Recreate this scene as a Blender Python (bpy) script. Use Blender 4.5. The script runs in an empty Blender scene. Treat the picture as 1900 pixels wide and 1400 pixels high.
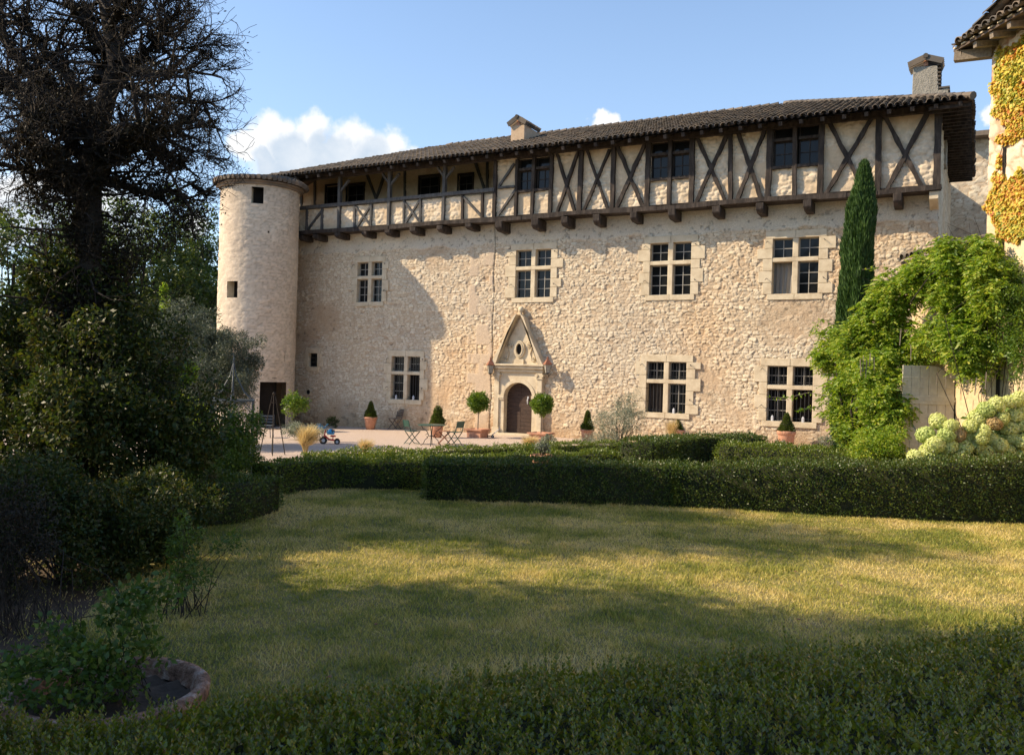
import bpy, math, random
import numpy as np
from mathutils import Vector, Matrix
from math import sin, cos, tan, pi, radians, hypot, atan2, sqrt
S = bpy.context.scene
# ------------------------------------------------------------------ camera
F0 = 1590.0
YAW, PITCH, ROLL = radians(28.43), radians(-.087), radians(1.63)
fw = np.array([-sin(YAW)*cos(PITCH), cos(YAW)*cos(PITCH), sin(PITCH)])
rt = np.array([cos(YAW), sin(YAW), 0.]); up = np.cross(rt, fw)
rt, up = cos(ROLL)*rt+sin(ROLL)*up, -sin(ROLL)*rt+cos(ROLL)*up
CAM = np.array([0, 0, 2.45])
cd = bpy.data.cameras.new('camera'); cam = bpy.data.objects.new('camera', cd); S.collection.objects.link(cam)
cd.sensor_width = 36; cd.lens = 36*F0/1900; cd.clip_end = 2000; cd.clip_start = .05
cam.matrix_world = Matrix(((rt[0], up[0], -fw[0], 0), (rt[1], up[1], -fw[1], 0), (rt[2], up[2], -fw[2], 2.45), (0, 0, 0, 1)))
S.camera = cam
# ------------------------------------------------------------------ light
AZ, EL = radians(61), radians(36.5)          # sun travels towards +X,+Y, coming from the left front
sd = bpy.data.lights.new('sun', 'SUN'); sd.energy = 5.0; sd.angle = radians(.6); sd.color = (1, .81, .56)
sun = bpy.data.objects.new('sun', sd); S.collection.objects.link(sun)
tv = Vector((sin(AZ)*cos(EL), cos(AZ)*cos(EL), -sin(EL)))
sun.rotation_euler = tv.to_track_quat('-Z', 'Y').to_euler(); sun.location = (-20, -10, 30)
S.view_settings.view_transform = 'Standard'; S.view_settings.look = 'None'
S.view_settings.exposure = .54; S.view_settings.gamma = 1
S.cycles.max_bounces = 6; S.cycles.diffuse_bounces = 3; S.cycles.glossy_bounces = 2; S.cycles.transmission_bounces = 3
S.cycles.transparent_max_bounces = 6; S.cycles.caustics_reflective = False; S.cycles.caustics_refractive = False

def ray(x, y): return (x-950)/F0*rt-(y-700)/F0*up+fw
def D(x, y, z): return CAM+z*ray(x, y)
def G(x, y, h=0.):
    d = ray(x, y); return CAM+d*((h-2.45)/d[2])
def FP(x, y, Y):
    d = ray(x, y); return CAM+d*(Y/d[1])
def cw(l, z, h=0.): return np.array([l*cos(YAW)-z*sin(YAW), l*sin(YAW)+z*cos(YAW), h])
def gz(X, Y): return (X+16)*.0145 if (X < -16 and Y > 18) else 0.
def GG(x, y):
    p = G(x, y)
    for _ in range(4): p = G(x, y, gz(p[0], p[1]))
    return p
def topz(P, py, px=None):      # height over point P at which image row py is met
    lo = P.copy(); d = P-CAM; zc = (d@fw)
    return 2.45+((700-py)/F0*zc - (d[0]*up[0]+d[1]*up[1]))/up[2]

W = bpy.data.worlds.new('World'); S.world = W; W.use_nodes = True
def build_world():
    nt = W.node_tree; nt.nodes.clear(); N = nt.nodes; L = nt.links
    out = N.new('ShaderNodeOutputWorld'); bg = N.new('ShaderNodeBackground')
    sky = N.new('ShaderNodeTexSky'); sky.sky_type = 'NISHITA'; sky.sun_disc = False
    sky.sun_elevation = EL; sky.sun_rotation = atan2(-sin(AZ), -cos(AZ)); sky.air_density = 1.0; sky.dust_density = .7; sky.ozone_density = 1.4
    tc = N.new('ShaderNodeTexCoord')
    nz = N.new('ShaderNodeTexNoise'); nz.inputs['Scale'].default_value = 16; nz.inputs['Detail'].default_value = 8; nz.inputs['Roughness'].default_value = .6
    L.new(tc.outputs['Generated'], nz.inputs['Vector'])
    s1 = N.new('ShaderNodeVectorMath'); s1.operation = 'SUBTRACT'; s1.inputs[1].default_value = (.5, .5, .5); L.new(nz.outputs['Color'], s1.inputs[0])
    s2 = N.new('ShaderNodeVectorMath'); s2.operation = 'SCALE'; s2.inputs['Scale'].default_value = .058; L.new(s1.outputs[0], s2.inputs[0])
    ad = N.new('ShaderNodeVectorMath'); ad.operation = 'ADD'; L.new(tc.outputs['Generated'], ad.inputs[0]); L.new(s2.outputs[0], ad.inputs[1])
    blobs = [(508, 250, 46), (575, 244, 42), (545, 285, 62), (645, 262, 44), (720, 278, 42), (690, 300, 58), (462, 276, 30), (600, 305, 66), (765, 284, 24), (520, 300, 60),
             (1112, 225, 24), (1140, 232, 26), (375, 422, 30), (30, 400, 70), (110, 370, 60), (1845, 215, 22), (200, 430, 80)]
    def chain(shift):
        prev = None
        for bx, by, br in blobs:
            d = ray(bx+shift[0], by+shift[1]); d = d/np.linalg.norm(d)
            v = N.new('ShaderNodeVectorMath'); v.operation = 'DISTANCE'; v.inputs[1].default_value = tuple(d); L.new(ad.outputs[0], v.inputs[0])
            m = N.new('ShaderNodeMapRange'); m.interpolation_type = 'SMOOTHSTEP'
            m.inputs['From Min'].default_value = br*1.05/F0; m.inputs['From Max'].default_value = br*.62/F0
            L.new(v.outputs['Value'], m.inputs['Value'])
            if prev is None: prev = m.outputs[0]
            else:
                x = N.new('ShaderNodeMath'); x.operation = 'MAXIMUM'; L.new(prev, x.inputs[0]); L.new(m.outputs[0], x.inputs[1]); prev = x.outputs[0]
        return prev
    a = chain((0, 0)); b = chain((34, 30))
    # cloud body colour: bright towards the sun, blue-grey away from it
    cr = N.new('ShaderNodeMix'); cr.data_type = 'RGBA'; cr.inputs[6].default_value = (4.9, 4.95, 5.0, 1); cr.inputs[7].default_value = (3.0, 3.5, 4.1, 1)
    n2 = N.new('ShaderNodeTexNoise'); n2.inputs['Scale'].default_value = 30; n2.inputs['Detail'].default_value = 6
    L.new(tc.outputs['Generated'], n2.inputs['Vector'])
    mm = N.new('ShaderNodeMath'); mm.operation = 'MULTIPLY'; L.new(b, mm.inputs[0]); L.new(n2.outputs['Fac'], mm.inputs[1])
    m3 = N.new('ShaderNodeMath'); m3.operation = 'MULTIPLY'; m3.inputs[1].default_value = 1.7; m3.use_clamp = True; L.new(mm.outputs[0], m3.inputs[0]); L.new(m3.outputs[0], cr.inputs[0])
    # thin veil low over the horizon
    sep = N.new('ShaderNodeSeparateXYZ'); L.new(tc.outputs['Generated'], sep.inputs[0])
    hz = N.new('ShaderNodeMapRange'); hz.inputs['From Min'].default_value = .62; hz.inputs['From Max'].default_value = 0.; hz.inputs['To Max'].default_value = .42; L.new(sep.outputs['Z'], hz.inputs['Value'])
    mh = N.new('ShaderNodeMix'); mh.data_type = 'RGBA'; mh.inputs[7].default_value = (3.5, 4.5, 5.7, 1); ti = N.new('ShaderNodeMix'); ti.data_type = 'RGBA'; ti.blend_type = 'MULTIPLY'; ti.inputs[0].default_value = 1; ti.inputs[7].default_value = (.90, .98, 1.06, 1); L.new(sky.outputs[0], ti.inputs[6]); L.new(hz.outputs[0], mh.inputs[0]); L.new(ti.outputs[2], mh.inputs[6])
    mx = N.new('ShaderNodeMix'); mx.data_type = 'RGBA'; L.new(a, mx.inputs[0]); L.new(mh.outputs[2], mx.inputs[6]); L.new(cr.outputs[2], mx.inputs[7])
    bg.inputs['Strength'].default_value = .15; L.new(mx.outputs[2], bg.inputs['Color']); L.new(bg.outputs[0], out.inputs[0])
build_world()

# ------------------------------------------------------------------ helpers
rng = np.random.default_rng(7); random.seed(7)
def tag(o, label, cat, group=None, kind=None):
    if label: o['label'] = label
    if cat: o['category'] = cat
    if group: o['group'] = group
    if kind: o['kind'] = kind
    return o
def thing(name, loc, label, cat, group=None, rz=0):
    o = bpy.data.objects.new(name, None); S.collection.objects.link(o); o.location = loc; o.rotation_euler = (0, 0, rz); o.empty_display_size = .2
    return tag(o, label, cat, group)
def link(name, me, m, parent=None, world=True):
    o = bpy.data.objects.new(name, me); S.collection.objects.link(o)
    if m is not None: me.materials.append(m)
    if parent is not None:
        o.parent = parent
        if world:
            M_ = Matrix.Identity(4)
            if parent.type == 'EMPTY': M_ = Matrix.Translation(parent.location) @ parent.rotation_euler.to_matrix().to_4x4()
            o.matrix_parent_inverse = M_.inverted()
    return o
def npmesh(name, V, Fc, m, parent=None, smooth=False, world=True, col=None):
    V = np.asarray(V, dtype=np.float32).reshape(-1, 3); Fc = np.asarray(Fc, dtype=np.int32); k = Fc.shape[1]
    me = bpy.data.meshes.new(name); me.vertices.add(len(V)); me.vertices.foreach_set('co', V.ravel())
    me.loops.add(Fc.size); me.loops.foreach_set('vertex_index', Fc.ravel())
    me.polygons.add(len(Fc)); me.polygons.foreach_set('loop_start', np.arange(0, Fc.size, k, dtype=np.int32))
    me.polygons.foreach_set('loop_total', np.full(len(Fc), k, dtype=np.int32))
    if smooth: me.polygons.foreach_set('use_smooth', np.ones(len(Fc), dtype=bool))
    me.update(calc_edges=True)
    if col is not None:
        a = me.color_attributes.new('tone', 'FLOAT_COLOR', 'POINT'); c = np.ones((len(V), 4), np.float32); c[:, :3] = col; a.data.foreach_set('color', c.ravel())
    return link(name, me, m, parent, world)
class MB:
    def __init__(s): s.v = []; s.f = []
    def add(s, vs, fs):
        n = len(s.v); s.v += [tuple(map(float, q)) for q in vs]; s.f += [tuple(i+n for i in f) for f in fs]
    def box(s, a, b):
        x0, y0, z0 = a; x1, y1, z1 = b
        s.add([(x0, y0, z0), (x1, y0, z0), (x1, y1, z0), (x0, y1, z0), (x0, y0, z1), (x1, y0, z1), (x1, y1, z1), (x0, y1, z1)],
              [(0, 3, 2, 1), (4, 5, 6, 7), (0, 1, 5, 4), (1, 2, 6, 5), (2, 3, 7, 6), (3, 0, 4, 7)])
    def bevbox(s, a, b, e):
        bm = bmesh_box(a, b, e); s.add(*bm)
    def bar(s, p0, p1, w, d, n=1, wob=0., upv=(0, 0, 1), r=None):
        p0 = np.array(p0, float); p1 = np.array(p1, float); ax = p1-p0; ax /= np.linalg.norm(ax)
        a = np.cross(ax, upv)
        if np.linalg.norm(a) < .05: a = np.cross(ax, (0, 1, 0))
        a /= np.linalg.norm(a); b = np.cross(ax, a); vs = []; fs = []; R = r or random
        for i in range(n+1):
            c = p0+(p1-p0)*i/n; ww = w*(1+R.uniform(-wob, wob)); o = a*R.uniform(-wob, wob)*w*.5 if 0 < i < n else a*0; dd = d*(1+R.uniform(-wob, wob)*.3)
            vs += [c+o-a*ww/2-b*dd/2, c+o+a*ww/2-b*dd/2, c+o+a*ww/2+b*dd/2, c+o-a*ww/2+b*dd/2]
            if i: k = 4*i; fs += [(k-4+j, k-4+(j+1) % 4, k+(j+1) % 4, k+j) for j in range(4)]
        fs += [(3, 2, 1, 0), (4*n, 4*n+1, 4*n+2, 4*n+3)]; s.add(vs, fs)
    def tube(s, pts, rad, n=6):
        pts = [np.array(p, float) for p in pts]; vs = []; fs = []
        for i, p in enumerate(pts):
            ax = pts[min(i+1, len(pts)-1)]-pts[max(i-1, 0)]; ax = ax/np.linalg.norm(ax)
            h = np.array((0, 0, 1.)) if abs(ax[2]) < .9 else np.array((1., 0, 0)); a = np.cross(ax, h); a /= np.linalg.norm(a); b = np.cross(ax, a)
            r = rad[i] if hasattr(rad, '__len__') else rad
            vs += [p+a*r*cos(t)+b*r*sin(t) for t in np.arange(n)*2*pi/n]
            if i: k = n*i; fs += [(k-n+j, k-n+(j+1) % n, k+(j+1) % n, k+j) for j in range(n)]
        fs += [tuple(range(n-1, -1, -1)), tuple(range(len(vs)-n, len(vs)))]; s.add(vs, fs)
    def lathe(s, c, prof, n=20, caps=True):
        vs = []; fs = []
        for i, (r, z) in enumerate(prof):
            vs += [(c[0]+r*cos(t), c[1]+r*sin(t), c[2]+z) for t in np.arange(n)*2*pi/n]
            if i: k = n*i; fs += [(k-n+j, k-n+(j+1) % n, k+(j+1) % n, k+j) for j in range(n)]
        if caps: fs += [tuple(range(n-1, -1, -1)), tuple(range(len(vs)-n, len(vs)))]
        s.add(vs, fs)
    def prism(s, poly, d):         # poly: 3d points, d: extrusion vector
        n = len(poly); d = np.array(d); poly = [np.array(p, float) for p in poly]
        s.add(poly+[p+d for p in poly], [tuple(range(n))]+[tuple(range(2*n-1, n-1, -1))]+[(i, i+n, (i+1) % n+n, (i+1) % n) for i in range(n)])
    def build(s, name, m, parent=None, smooth=False, bevel=0, world=True):
        me = bpy.data.meshes.new(name); me.from_pydata(s.v, [], s.f); me.update()
        import bmesh
        bm = bmesh.new(); bm.from_mesh(me); bmesh.ops.recalc_face_normals(bm, faces=bm.faces)
        if bevel: bmesh.ops.bevel(bm, geom=list(bm.edges), offset=bevel, segments=1, affect='EDGES')
        bm.to_mesh(me); bm.free()
        if smooth: me.polygons.foreach_set('use_smooth', [True]*len(me.polygons))
        return link(name, me, m, parent, world)
def hsh(i, j, s=0):
    x = np.sin(i*127.1+j*311.7+s*74.7)*43758.5453; return x-np.floor(x)
def vn(x, y, s=0):
    i = np.floor(x); j = np.floor(y); a = x-i; b = y-j; a = a*a*(3-2*a); b = b*b*(3-2*b)
    return (hsh(i, j, s)*(1-a)+hsh(i+1, j, s)*a)*(1-b)+(hsh(i, j+1, s)*(1-a)+hsh(i+1, j+1, s)*a)*b
def fbm(x, y, s=0, o=4):
    t = 0; w = .5
    for k in range(o): t = t+w*vn(x*2**k, y*2**k, s+k); w /= 2
    return t/(1-.5**o)
def voro(x, y, s=0):           # F1, F2, cell id tone for irregular coursed rubble
    j = np.floor(y); F1 = np.full(x.shape, 9.); F2 = F1.copy(); I = F1.copy(); voro.tx = F1*0
    for dj in (-1, 0, 1):
        jj = j+dj; off = hsh(jj, jj*0+3, s)*1.0; xi = np.floor(x-off)
        for di in (-1, 0, 1):
            ii = xi+di; cx = ii+off+.5+(hsh(ii, jj, s+1)-.5)*.8; cy = jj+.5+(hsh(ii, jj, s+2)-.5)*.62
            sc = .8+.45*hsh(ii, jj, s+5)
            d = (np.abs((x-cx)*.95)**2.6+np.abs((y-cy)*.95)**2.6)**(1/2.6)*sc; idn = hsh(ii, jj, s+3)
            m = d < F1; voro.tx = np.where(m, (x-cx)*(hsh(ii, jj, s+6)-.5)+(y-cy)*(hsh(ii, jj, s+7)-.5), voro.tx); F2 = np.where(m, F1, np.minimum(F2, d)); I = np.where(m, idn, I); F1 = np.where(m, d, F1)
    return F1, F2, I

# ------------------------------------------------------------------ materials
def nodes(name):
    m = bpy.data.materials.new(name); m.use_nodes = True; return m, m.node_tree.nodes, m.node_tree.links, m.node_tree.nodes['Principled BSDF']
def mat(name, c1, c2, scale=6., bump=.3, bs=None, rough=.85, c3=None, dist=.02, metal=0, stretch=None, detail=6):
    m, N, L, B = nodes(name); B.inputs['Roughness'].default_value = rough; B.inputs['Metallic'].default_value = metal
    if rough > .6: B.inputs['Specular IOR Level'].default_value = .25
    tc = N.new('ShaderNodeTexCoord'); mp = N.new('ShaderNodeMapping'); L.new(tc.outputs['Object'], mp.inputs[0])
    if stretch: mp.inputs['Scale'].default_value = stretch
    n = N.new('ShaderNodeTexNoise'); n.inputs['Scale'].default_value = scale; n.inputs['Detail'].default_value = detail; n.inputs['Roughness'].default_value = .65; L.new(mp.outputs[0], n.inputs['Vector'])
    r = N.new('ShaderNodeValToRGB'); e = r.color_ramp.elements; e[0].position = .32; e[0].color = (*c1, 1); e[1].position = .68; e[1].color = (*c2, 1)
    if c3: x = e.new(.5); x.color = (*c3, 1)
    L.new(n.outputs['Fac'], r.inputs[0]); L.new(r.outputs[0], B.inputs['Base Color'])
    if bump:
        n2 = N.new('ShaderNodeTexNoise'); n2.inputs['Scale'].default_value = bs or scale*4; n2.inputs['Detail'].default_value = 5; L.new(mp.outputs[0], n2.inputs['Vector'])
        b = N.new('ShaderNodeBump'); b.inputs['Strength'].default_value = bump; b.inputs['Distance'].default_value = dist; L.new(n2.outputs['Fac'], b.inputs['Height']); L.new(b.outputs[0], B.inputs['Normal'])
    return m
def leafmat(name, cols, rough=.5, trans=.35, tcol=None, spec=.4, ns=1.6, na=.9):
    m, N, L, B = nodes(name); B.inputs['Roughness'].default_value = rough; B.inputs['Specular IOR Level'].default_value = spec
    g = N.new('ShaderNodeNewGeometry'); r = N.new('ShaderNodeValToRGB'); e = r.color_ramp.elements
    while len(e) < len(cols): e.new(.5)
    for i, c in enumerate(cols): e[i].position = i/(len(cols)-1); e[i].color = (*c, 1)
    tc = N.new('ShaderNodeTexCoord'); nz = N.new('ShaderNodeTexNoise'); nz.inputs['Scale'].default_value = ns; nz.inputs['Detail'].default_value = 4; L.new(tc.outputs['Object'], nz.inputs['Vector'])
    q = N.new('ShaderNodeMath'); q.operation = 'MULTIPLY_ADD'; q.inputs[1].default_value = na; q.inputs[2].default_value = -.5*na; L.new(nz.outputs['Fac'], q.inputs[0])
    w = N.new('ShaderNodeMath'); w.operation = 'ADD'; L.new(g.outputs['Random Per Island'], w.inputs[0]); L.new(q.outputs[0], w.inputs[1]); w2 = N.new('ShaderNodeMath'); w2.operation = 'PINGPONG'; w2.inputs[1].default_value = 1; L.new(w.outputs[0], w2.inputs[0])
    L.new(w2.outputs[0], r.inputs[0]); L.new(r.outputs[0], B.inputs['Base Color'])
    if trans:
        t = N.new('ShaderNodeBsdfTranslucent'); mx = N.new('ShaderNodeMixShader'); mx.inputs[0].default_value = trans
        h = N.new('ShaderNodeMix'); h.data_type = 'RGBA'; h.blend_type = 'MULTIPLY'; h.inputs[0].default_value = 1; h.inputs[7].default_value = (*(tcol or (1.5, 1.4, .7)), 1)
        L.new(r.outputs[0], h.inputs[6]); L.new(h.outputs[2], t.inputs[0]); o = N['Material Output']
        L.new(B.outputs[0], mx.inputs[1]); L.new(t.outputs[0], mx.inputs[2]); L.new(mx.outputs[0], o.inputs[0])
    return m
def vcol(name, bump=.5, bs=25, dist=.02, rough=.92, mott=.25):
    m, N, L, B = nodes(name); B.inputs['Roughness'].default_value = rough; B.inputs['Specular IOR Level'].default_value = .15
    a = N.new('ShaderNodeVertexColor'); a.layer_name = 'tone'; tc = N.new('ShaderNodeTexCoord')
    n = N.new('ShaderNodeTexNoise'); n.inputs['Scale'].default_value = bs; n.inputs['Detail'].default_value = 8; n.inputs['Roughness'].default_value = .7; L.new(tc.outputs['Object'], n.inputs['Vector'])
    mr = N.new('ShaderNodeMapRange'); mr.inputs['From Min'].default_value = .3; mr.inputs['From Max'].default_value = .7; mr.inputs['To Min'].default_value = 1-mott; mr.inputs['To Max'].default_value = 1+mott*.6; L.new(n.outputs['Fac'], mr.inputs['Value'])
    v = N.new('ShaderNodeVectorMath'); v.operation = 'SCALE'; L.new(a.outputs['Color'], v.inputs[0]); L.new(mr.outputs[0], v.inputs['Scale']); L.new(v.outputs[0], B.inputs['Base Color'])
    b = N.new('ShaderNodeBump'); b.inputs['Strength'].default_value = bump; b.inputs['Distance'].default_value = dist; L.new(n.outputs['Fac'], b.inputs['Height']); L.new(b.outputs[0], B.inputs['Normal'])
    return m
M = {}
M['wall'] = vcol('rubble_stone', .9, 22, .03)
M['plaster'] = vcol('lime_plaster', .7, 9, .03, mott=.16)
M['ashlar'] = mat('dressed_limestone', (.47, .38, .26), (.66, .57, .42), 3, .5, 26, c3=(.58, .49, .35), dist=.012)
M['wood'] = mat('weathered_oak', (.022, .018, .017), (.085, .068, .058), 7, .8, 30, .9, stretch=(1, 1, .25), c3=(.045, .036, .031))
M['greywood'] = mat('grey_oak', (.05, .050, .052), (.13, .125, .12), 9, .6, 30, .9, stretch=(1, 1, .3))
M['tile'] = leafmat('clay_tile', [(.055, .048, .042), (.13, .105, .085), (.085, .075, .065), (.22, .17, .125), (.105, .095, .085), (.16, .135, .11)], .9, 0, spec=.2, ns=.7)
M['board'] = mat('roof_board', (.06, .045, .035), (.14, .10, .075), 5, .5)
M['glass'] = mat('window_glass', (.008, .009, .010), (.014, .015, .016), 2, .08, 3, .08); M['glass'].node_tree.nodes['Principled BSDF'].inputs['Specular IOR Level'].default_value = .22
M['sash'] = mat('painted_sash', (.26, .245, .22), (.36, .34, .30), 12, .1, rough=.6)
M['iron'] = mat('dark_iron', (.015, .015, .017), (.04, .038, .036), 12, .3, rough=.55)
M['steel'] = mat('blue_grey_metal', (.05, .065, .085), (.09, .11, .13), 12, .2, rough=.5)
M['dark'] = mat('dark_room', (.012, .010, .009), (.022, .018, .016), 3, 0, rough=.95)
M['curtain'] = mat('curtain_cloth', (.18, .17, .155), (.27, .26, .24), 3, .5, 4, .9, stretch=(8, 8, .6))
M['door'] = mat('door_planks', (.045, .030, .024), (.085, .055, .042), 6, .5, 14, .8, stretch=(1, 1, 4))
M['terra'] = mat('terracotta', (.42, .20, .12), (.58, .33, .22), 7, .3, 30, .9, c3=(.50, .26, .17))
M['copper'] = mat('lantern_rust', (.20, .07, .035), (.34, .14, .08), 14, .2, rough=.6)
M['lampglass'] = mat('lantern_glass', (.25, .24, .2), (.4, .38, .33), 8, 0, rough=.15)
M['gravel'] = mat('gravel', (.40, .31, .25), (.66, .54, .45), 38, .9, 60, .95, c3=(.54, .43, .35), dist=.03, detail=8)
M['lawn'] = mat('lawn_soil', (.08, .085, .03), (.24, .19, .085), 1.1, .5, 60, .95, c3=(.20, .18, .07), detail=10)
M['soil'] = mat('bed_soil', (.05, .036, .026), (.12, .085, .06), 5, .7, 30, .95, detail=8)
M['ground'] = mat('far_ground', (.05, .06, .025), (.10, .09, .045), .4, .3)
M['blade'] = None
M['ochre'] = mat('ochre_render', (.60, .44, .26), (.74, .58, .37), 2.2, .35, 18, .92, c3=(.68, .51, .31), dist=.02)
M['creamgate'] = mat('cream_paint', (.52, .47, .38), (.66, .61, .50), 9, .2, 30, .7)
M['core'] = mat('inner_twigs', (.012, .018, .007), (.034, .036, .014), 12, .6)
M['bark'] = mat('bark', (.020, .016, .014), (.055, .045, .037), 14, .9, 30, .95)
M['palebark'] = mat('pale_bark', (.16, .13, .10), (.28, .23, .18), 18, .5)
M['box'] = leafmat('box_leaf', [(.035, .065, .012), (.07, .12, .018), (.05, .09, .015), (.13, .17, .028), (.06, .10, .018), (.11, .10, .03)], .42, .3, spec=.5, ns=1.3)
M['boxsun'] = leafmat('box_leaf_sunlit', [(.06, .10, .015), (.13, .19, .024), (.09, .14, .02), (.20, .23, .032), (.11, .16, .022)], .42, .35, spec=.5)  # lighter copy of the box leaf, sunlight put into its tone
M['nearbox'] = leafmat('box_leaf_near', [(.07, .10, .010), (.15, .19, .018), (.10, .14, .013), (.26, .26, .03), (.13, .17, .016), (.26, .19, .035)], .30, .4, (1.5, 1.4, .45), spec=.7, ns=2.5)
M['cyp'] = leafmat('cypress_needle', [(.02, .055, .012), (.05, .11, .02), (.035, .08, .016), (.09, .16, .03)], .6, .2)
M['bay'] = leafmat('bay_leaf', [(.045, .11, .014), (.13, .22, .025), (.085, .16, .02), (.22, .30, .035)], .4, .35)
M['wist'] = leafmat('wisteria_leaf', [(.07, .15, .016), (.22, .33, .03), (.14, .25, .022), (.38, .44, .05), (.18, .28, .024), (.48, .48, .08)], .5, .42, (1.35, 1.4, .5))
M['olive'] = leafmat('olive_leaf', [(.13, .16, .11), (.25, .28, .21), (.17, .20, .14), (.36, .38, .30)], .5, .25, (1.1, 1.1, .8))
M['olivetree'] = leafmat('olive_tree_leaf_shaded', [(.05, .07, .045), (.12, .14, .10), (.075, .10, .06), (.20, .22, .16)], .5, .25, (1.1, 1.1, .8))  # darker olive leaf, half shade of the tree put into the tone
M['yew'] = leafmat('dry_yew', [(.010, .010, .007), (.026, .020, .013), (.015, .016, .009), (.040, .027, .016)], .7, .1)
M['shade'] = leafmat('dark_shrub_leaf', [(.018, .036, .008), (.045, .075, .015), (.03, .052, .010), (.09, .105, .02), (.05, .04, .014)], .5, .35)
M['bgleaf'] = leafmat('far_tree_leaf', [(.028, .055, .014), (.075, .11, .025), (.045, .08, .018), (.12, .15, .035)], .5, .35)
M['rose'] = leafmat('rose_leaf', [(.05, .09, .018), (.10, .17, .03), (.07, .12, .022), (.17, .24, .035)], .4, .4)
M['feather'] = leafmat('feather_grass', [(.62, .48, .24), (.80, .66, .38), (.50, .42, .18), (.72, .58, .32)], .6, .35, (1.1, 1., .8))
M['hyd'] = leafmat('hydrangea_petal', [(.56, .64, .20), (.76, .78, .34), (.64, .70, .25), (.84, .84, .50)], .6, .35, (1.05, 1.05, .8))
M['hydbrown'] = leafmat('faded_petal', [(.42, .30, .14), (.54, .42, .20), (.48, .30, .13)], .7, .2)
M['creeper'] = leafmat('creeper_leaf', [(.24, .32, .05), (.44, .44, .07), (.60, .51, .08), (.68, .54, .09), (.66, .48, .07), (.62, .38, .06), (.52, .16, .04)], .5, .3, (1.2, 1.1, .6), ns=1.1, na=1.9)
M['hydgreen'] = leafmat('green_petal', [(.44, .54, .16), (.60, .68, .26), (.52, .62, .20)], .6, .35, (1.05, 1.05, .8))
M['white'] = leafmat('white_petal', [(.7, .7, .66), (.8, .79, .72)], .6, .3, (1, 1, 1))
M['green_paint'] = mat('green_paint', (.012, .055, .042), (.022, .085, .062), 10, .1, rough=.45)
M['redwood'] = mat('red_stained_wood', (.22, .08, .045), (.33, .14, .08), 12, .2, rough=.6)
M['darkslat'] = mat('grey_brown_slats', (.09, .07, .06), (.16, .13, .11), 12, .3, rough=.75)
M['red'] = mat('red_plastic', (.55, .02, .02), (.62, .04, .03), 5, 0, rough=.35)
M['blue'] = mat('blue_plastic', (.02, .25, .50), (.04, .32, .58), 5, 0, rough=.35)
M['rubber'] = mat('black_rubber', (.015, .015, .015), (.03, .03, .03), 10, .1, rough=.7)
M['silver'] = mat('silver_metal', (.45, .47, .52), (.6, .62, .66), 10, 0, rough=.35)
M['cement'] = mat('rough_cement', (.24, .22, .18), (.36, .33, .28), 5, .9, 22, .95, dist=.04)
M['brick'] = mat('pale_chimney', (.42, .30, .20), (.55, .41, .28), 5, .6, 22, .95)

# ------------------------------------------------------------------ foliage helpers
def unit(v): return v/np.maximum(np.linalg.norm(v, axis=-1, keepdims=True), 1e-9)
def rdir(n): return unit(rng.normal(size=(n, 3)))
def leafv(P, A, L, Wd, N=None, fold=.18):
    """folded diamond leaves: P base, A axis (unit), lengths L, widths Wd"""
    n = len(P); L = np.broadcast_to(L, n)[:, None]; Wd = np.broadcast_to(Wd, n)[:, None]
    R = rdir(n) if N is None else unit(N+.35*rdir(n)); B = unit(np.cross(A, R)); U = np.cross(B, A)
    mid = P+A*L*.45
    V = np.stack([P, mid+B*Wd*.5+U*Wd*fold, P+A*L, mid-B*Wd*.5+U*Wd*fold], 1)
    return V.reshape(-1, 3)
def leafmesh(name, V, m, parent=None, world=True):
    F = np.arange(len(V), dtype=np.int32).reshape(-1, 4); return npmesh(name, V, F, m, parent, world=world)
def segmesh(name, segs, m, parent=None, k=4, smooth=True):
    s = np.array(segs, float); p0 = s[:, :3]; p1 = s[:, 3:6]; r0 = s[:, 6]; r1 = s[:, 7]; ax = unit(p1-p0)
    h = np.where(np.abs(ax[:, 2:3]) < .9, np.array([[0, 0, 1.]]), np.array([[1., 0, 0]])); a = unit(np.cross(ax, h)); b = np.cross(ax, a)
    t = np.arange(k)*2*pi/k; ring = a[:, None]*np.cos(t)[None, :, None]+b[:, None]*np.sin(t)[None, :, None]
    V = np.concatenate([p0[:, None]+ring*r0[:, None, None], p1[:, None]+ring*r1[:, None, None]], 1)
    n = len(s); base = (np.arange(n)*2*k)[:, None, None]; j = np.arange(k)
    f = np.stack([j, (j+1) % k, (j+1) % k+k, j+k], 1)[None]; F = (base+f).reshape(-1, 4)
    return npmesh(name, V.reshape(-1, 3), F, m, parent, smooth)
def grow(p, d, L, r, lev, out, tips, spread=.7, kids=3, wob=.25, upb=.1, shrink=.62, steps=4, endr=.55, R=random):
    p = np.array(p, float); d = np.array(d, float); d /= np.linalg.norm(d); pts = [p]
    for i in range(steps):
        d = d+np.array([R.gauss(0, wob), R.gauss(0, wob), R.gauss(0, wob)+upb]); d /= np.linalg.norm(d)
        ra = r*(1-(1-endr)*i/steps); rb = r*(1-(1-endr)*(i+1)/steps); q = p+d*L/steps
        out.append((*p, *q, ra, rb)); p = q; pts.append(p)
        if lev > 0 and i >= 1:
            for _ in range(kids if i == steps-1 else max(1, kids-1)):
                e = np.array([R.gauss(0, 1), R.gauss(0, 1), R.gauss(0, 1)]); e -= d*(e@d); e /= np.linalg.norm(e)
                grow(p, d+e*spread*R.uniform(.6, 1.5), L*shrink*R.uniform(.7, 1.2), rb*.6, lev-1, out, tips, spread, kids, wob, upb, shrink, steps, endr, R)
    if lev <= 1: tips.append((p, d))
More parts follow.
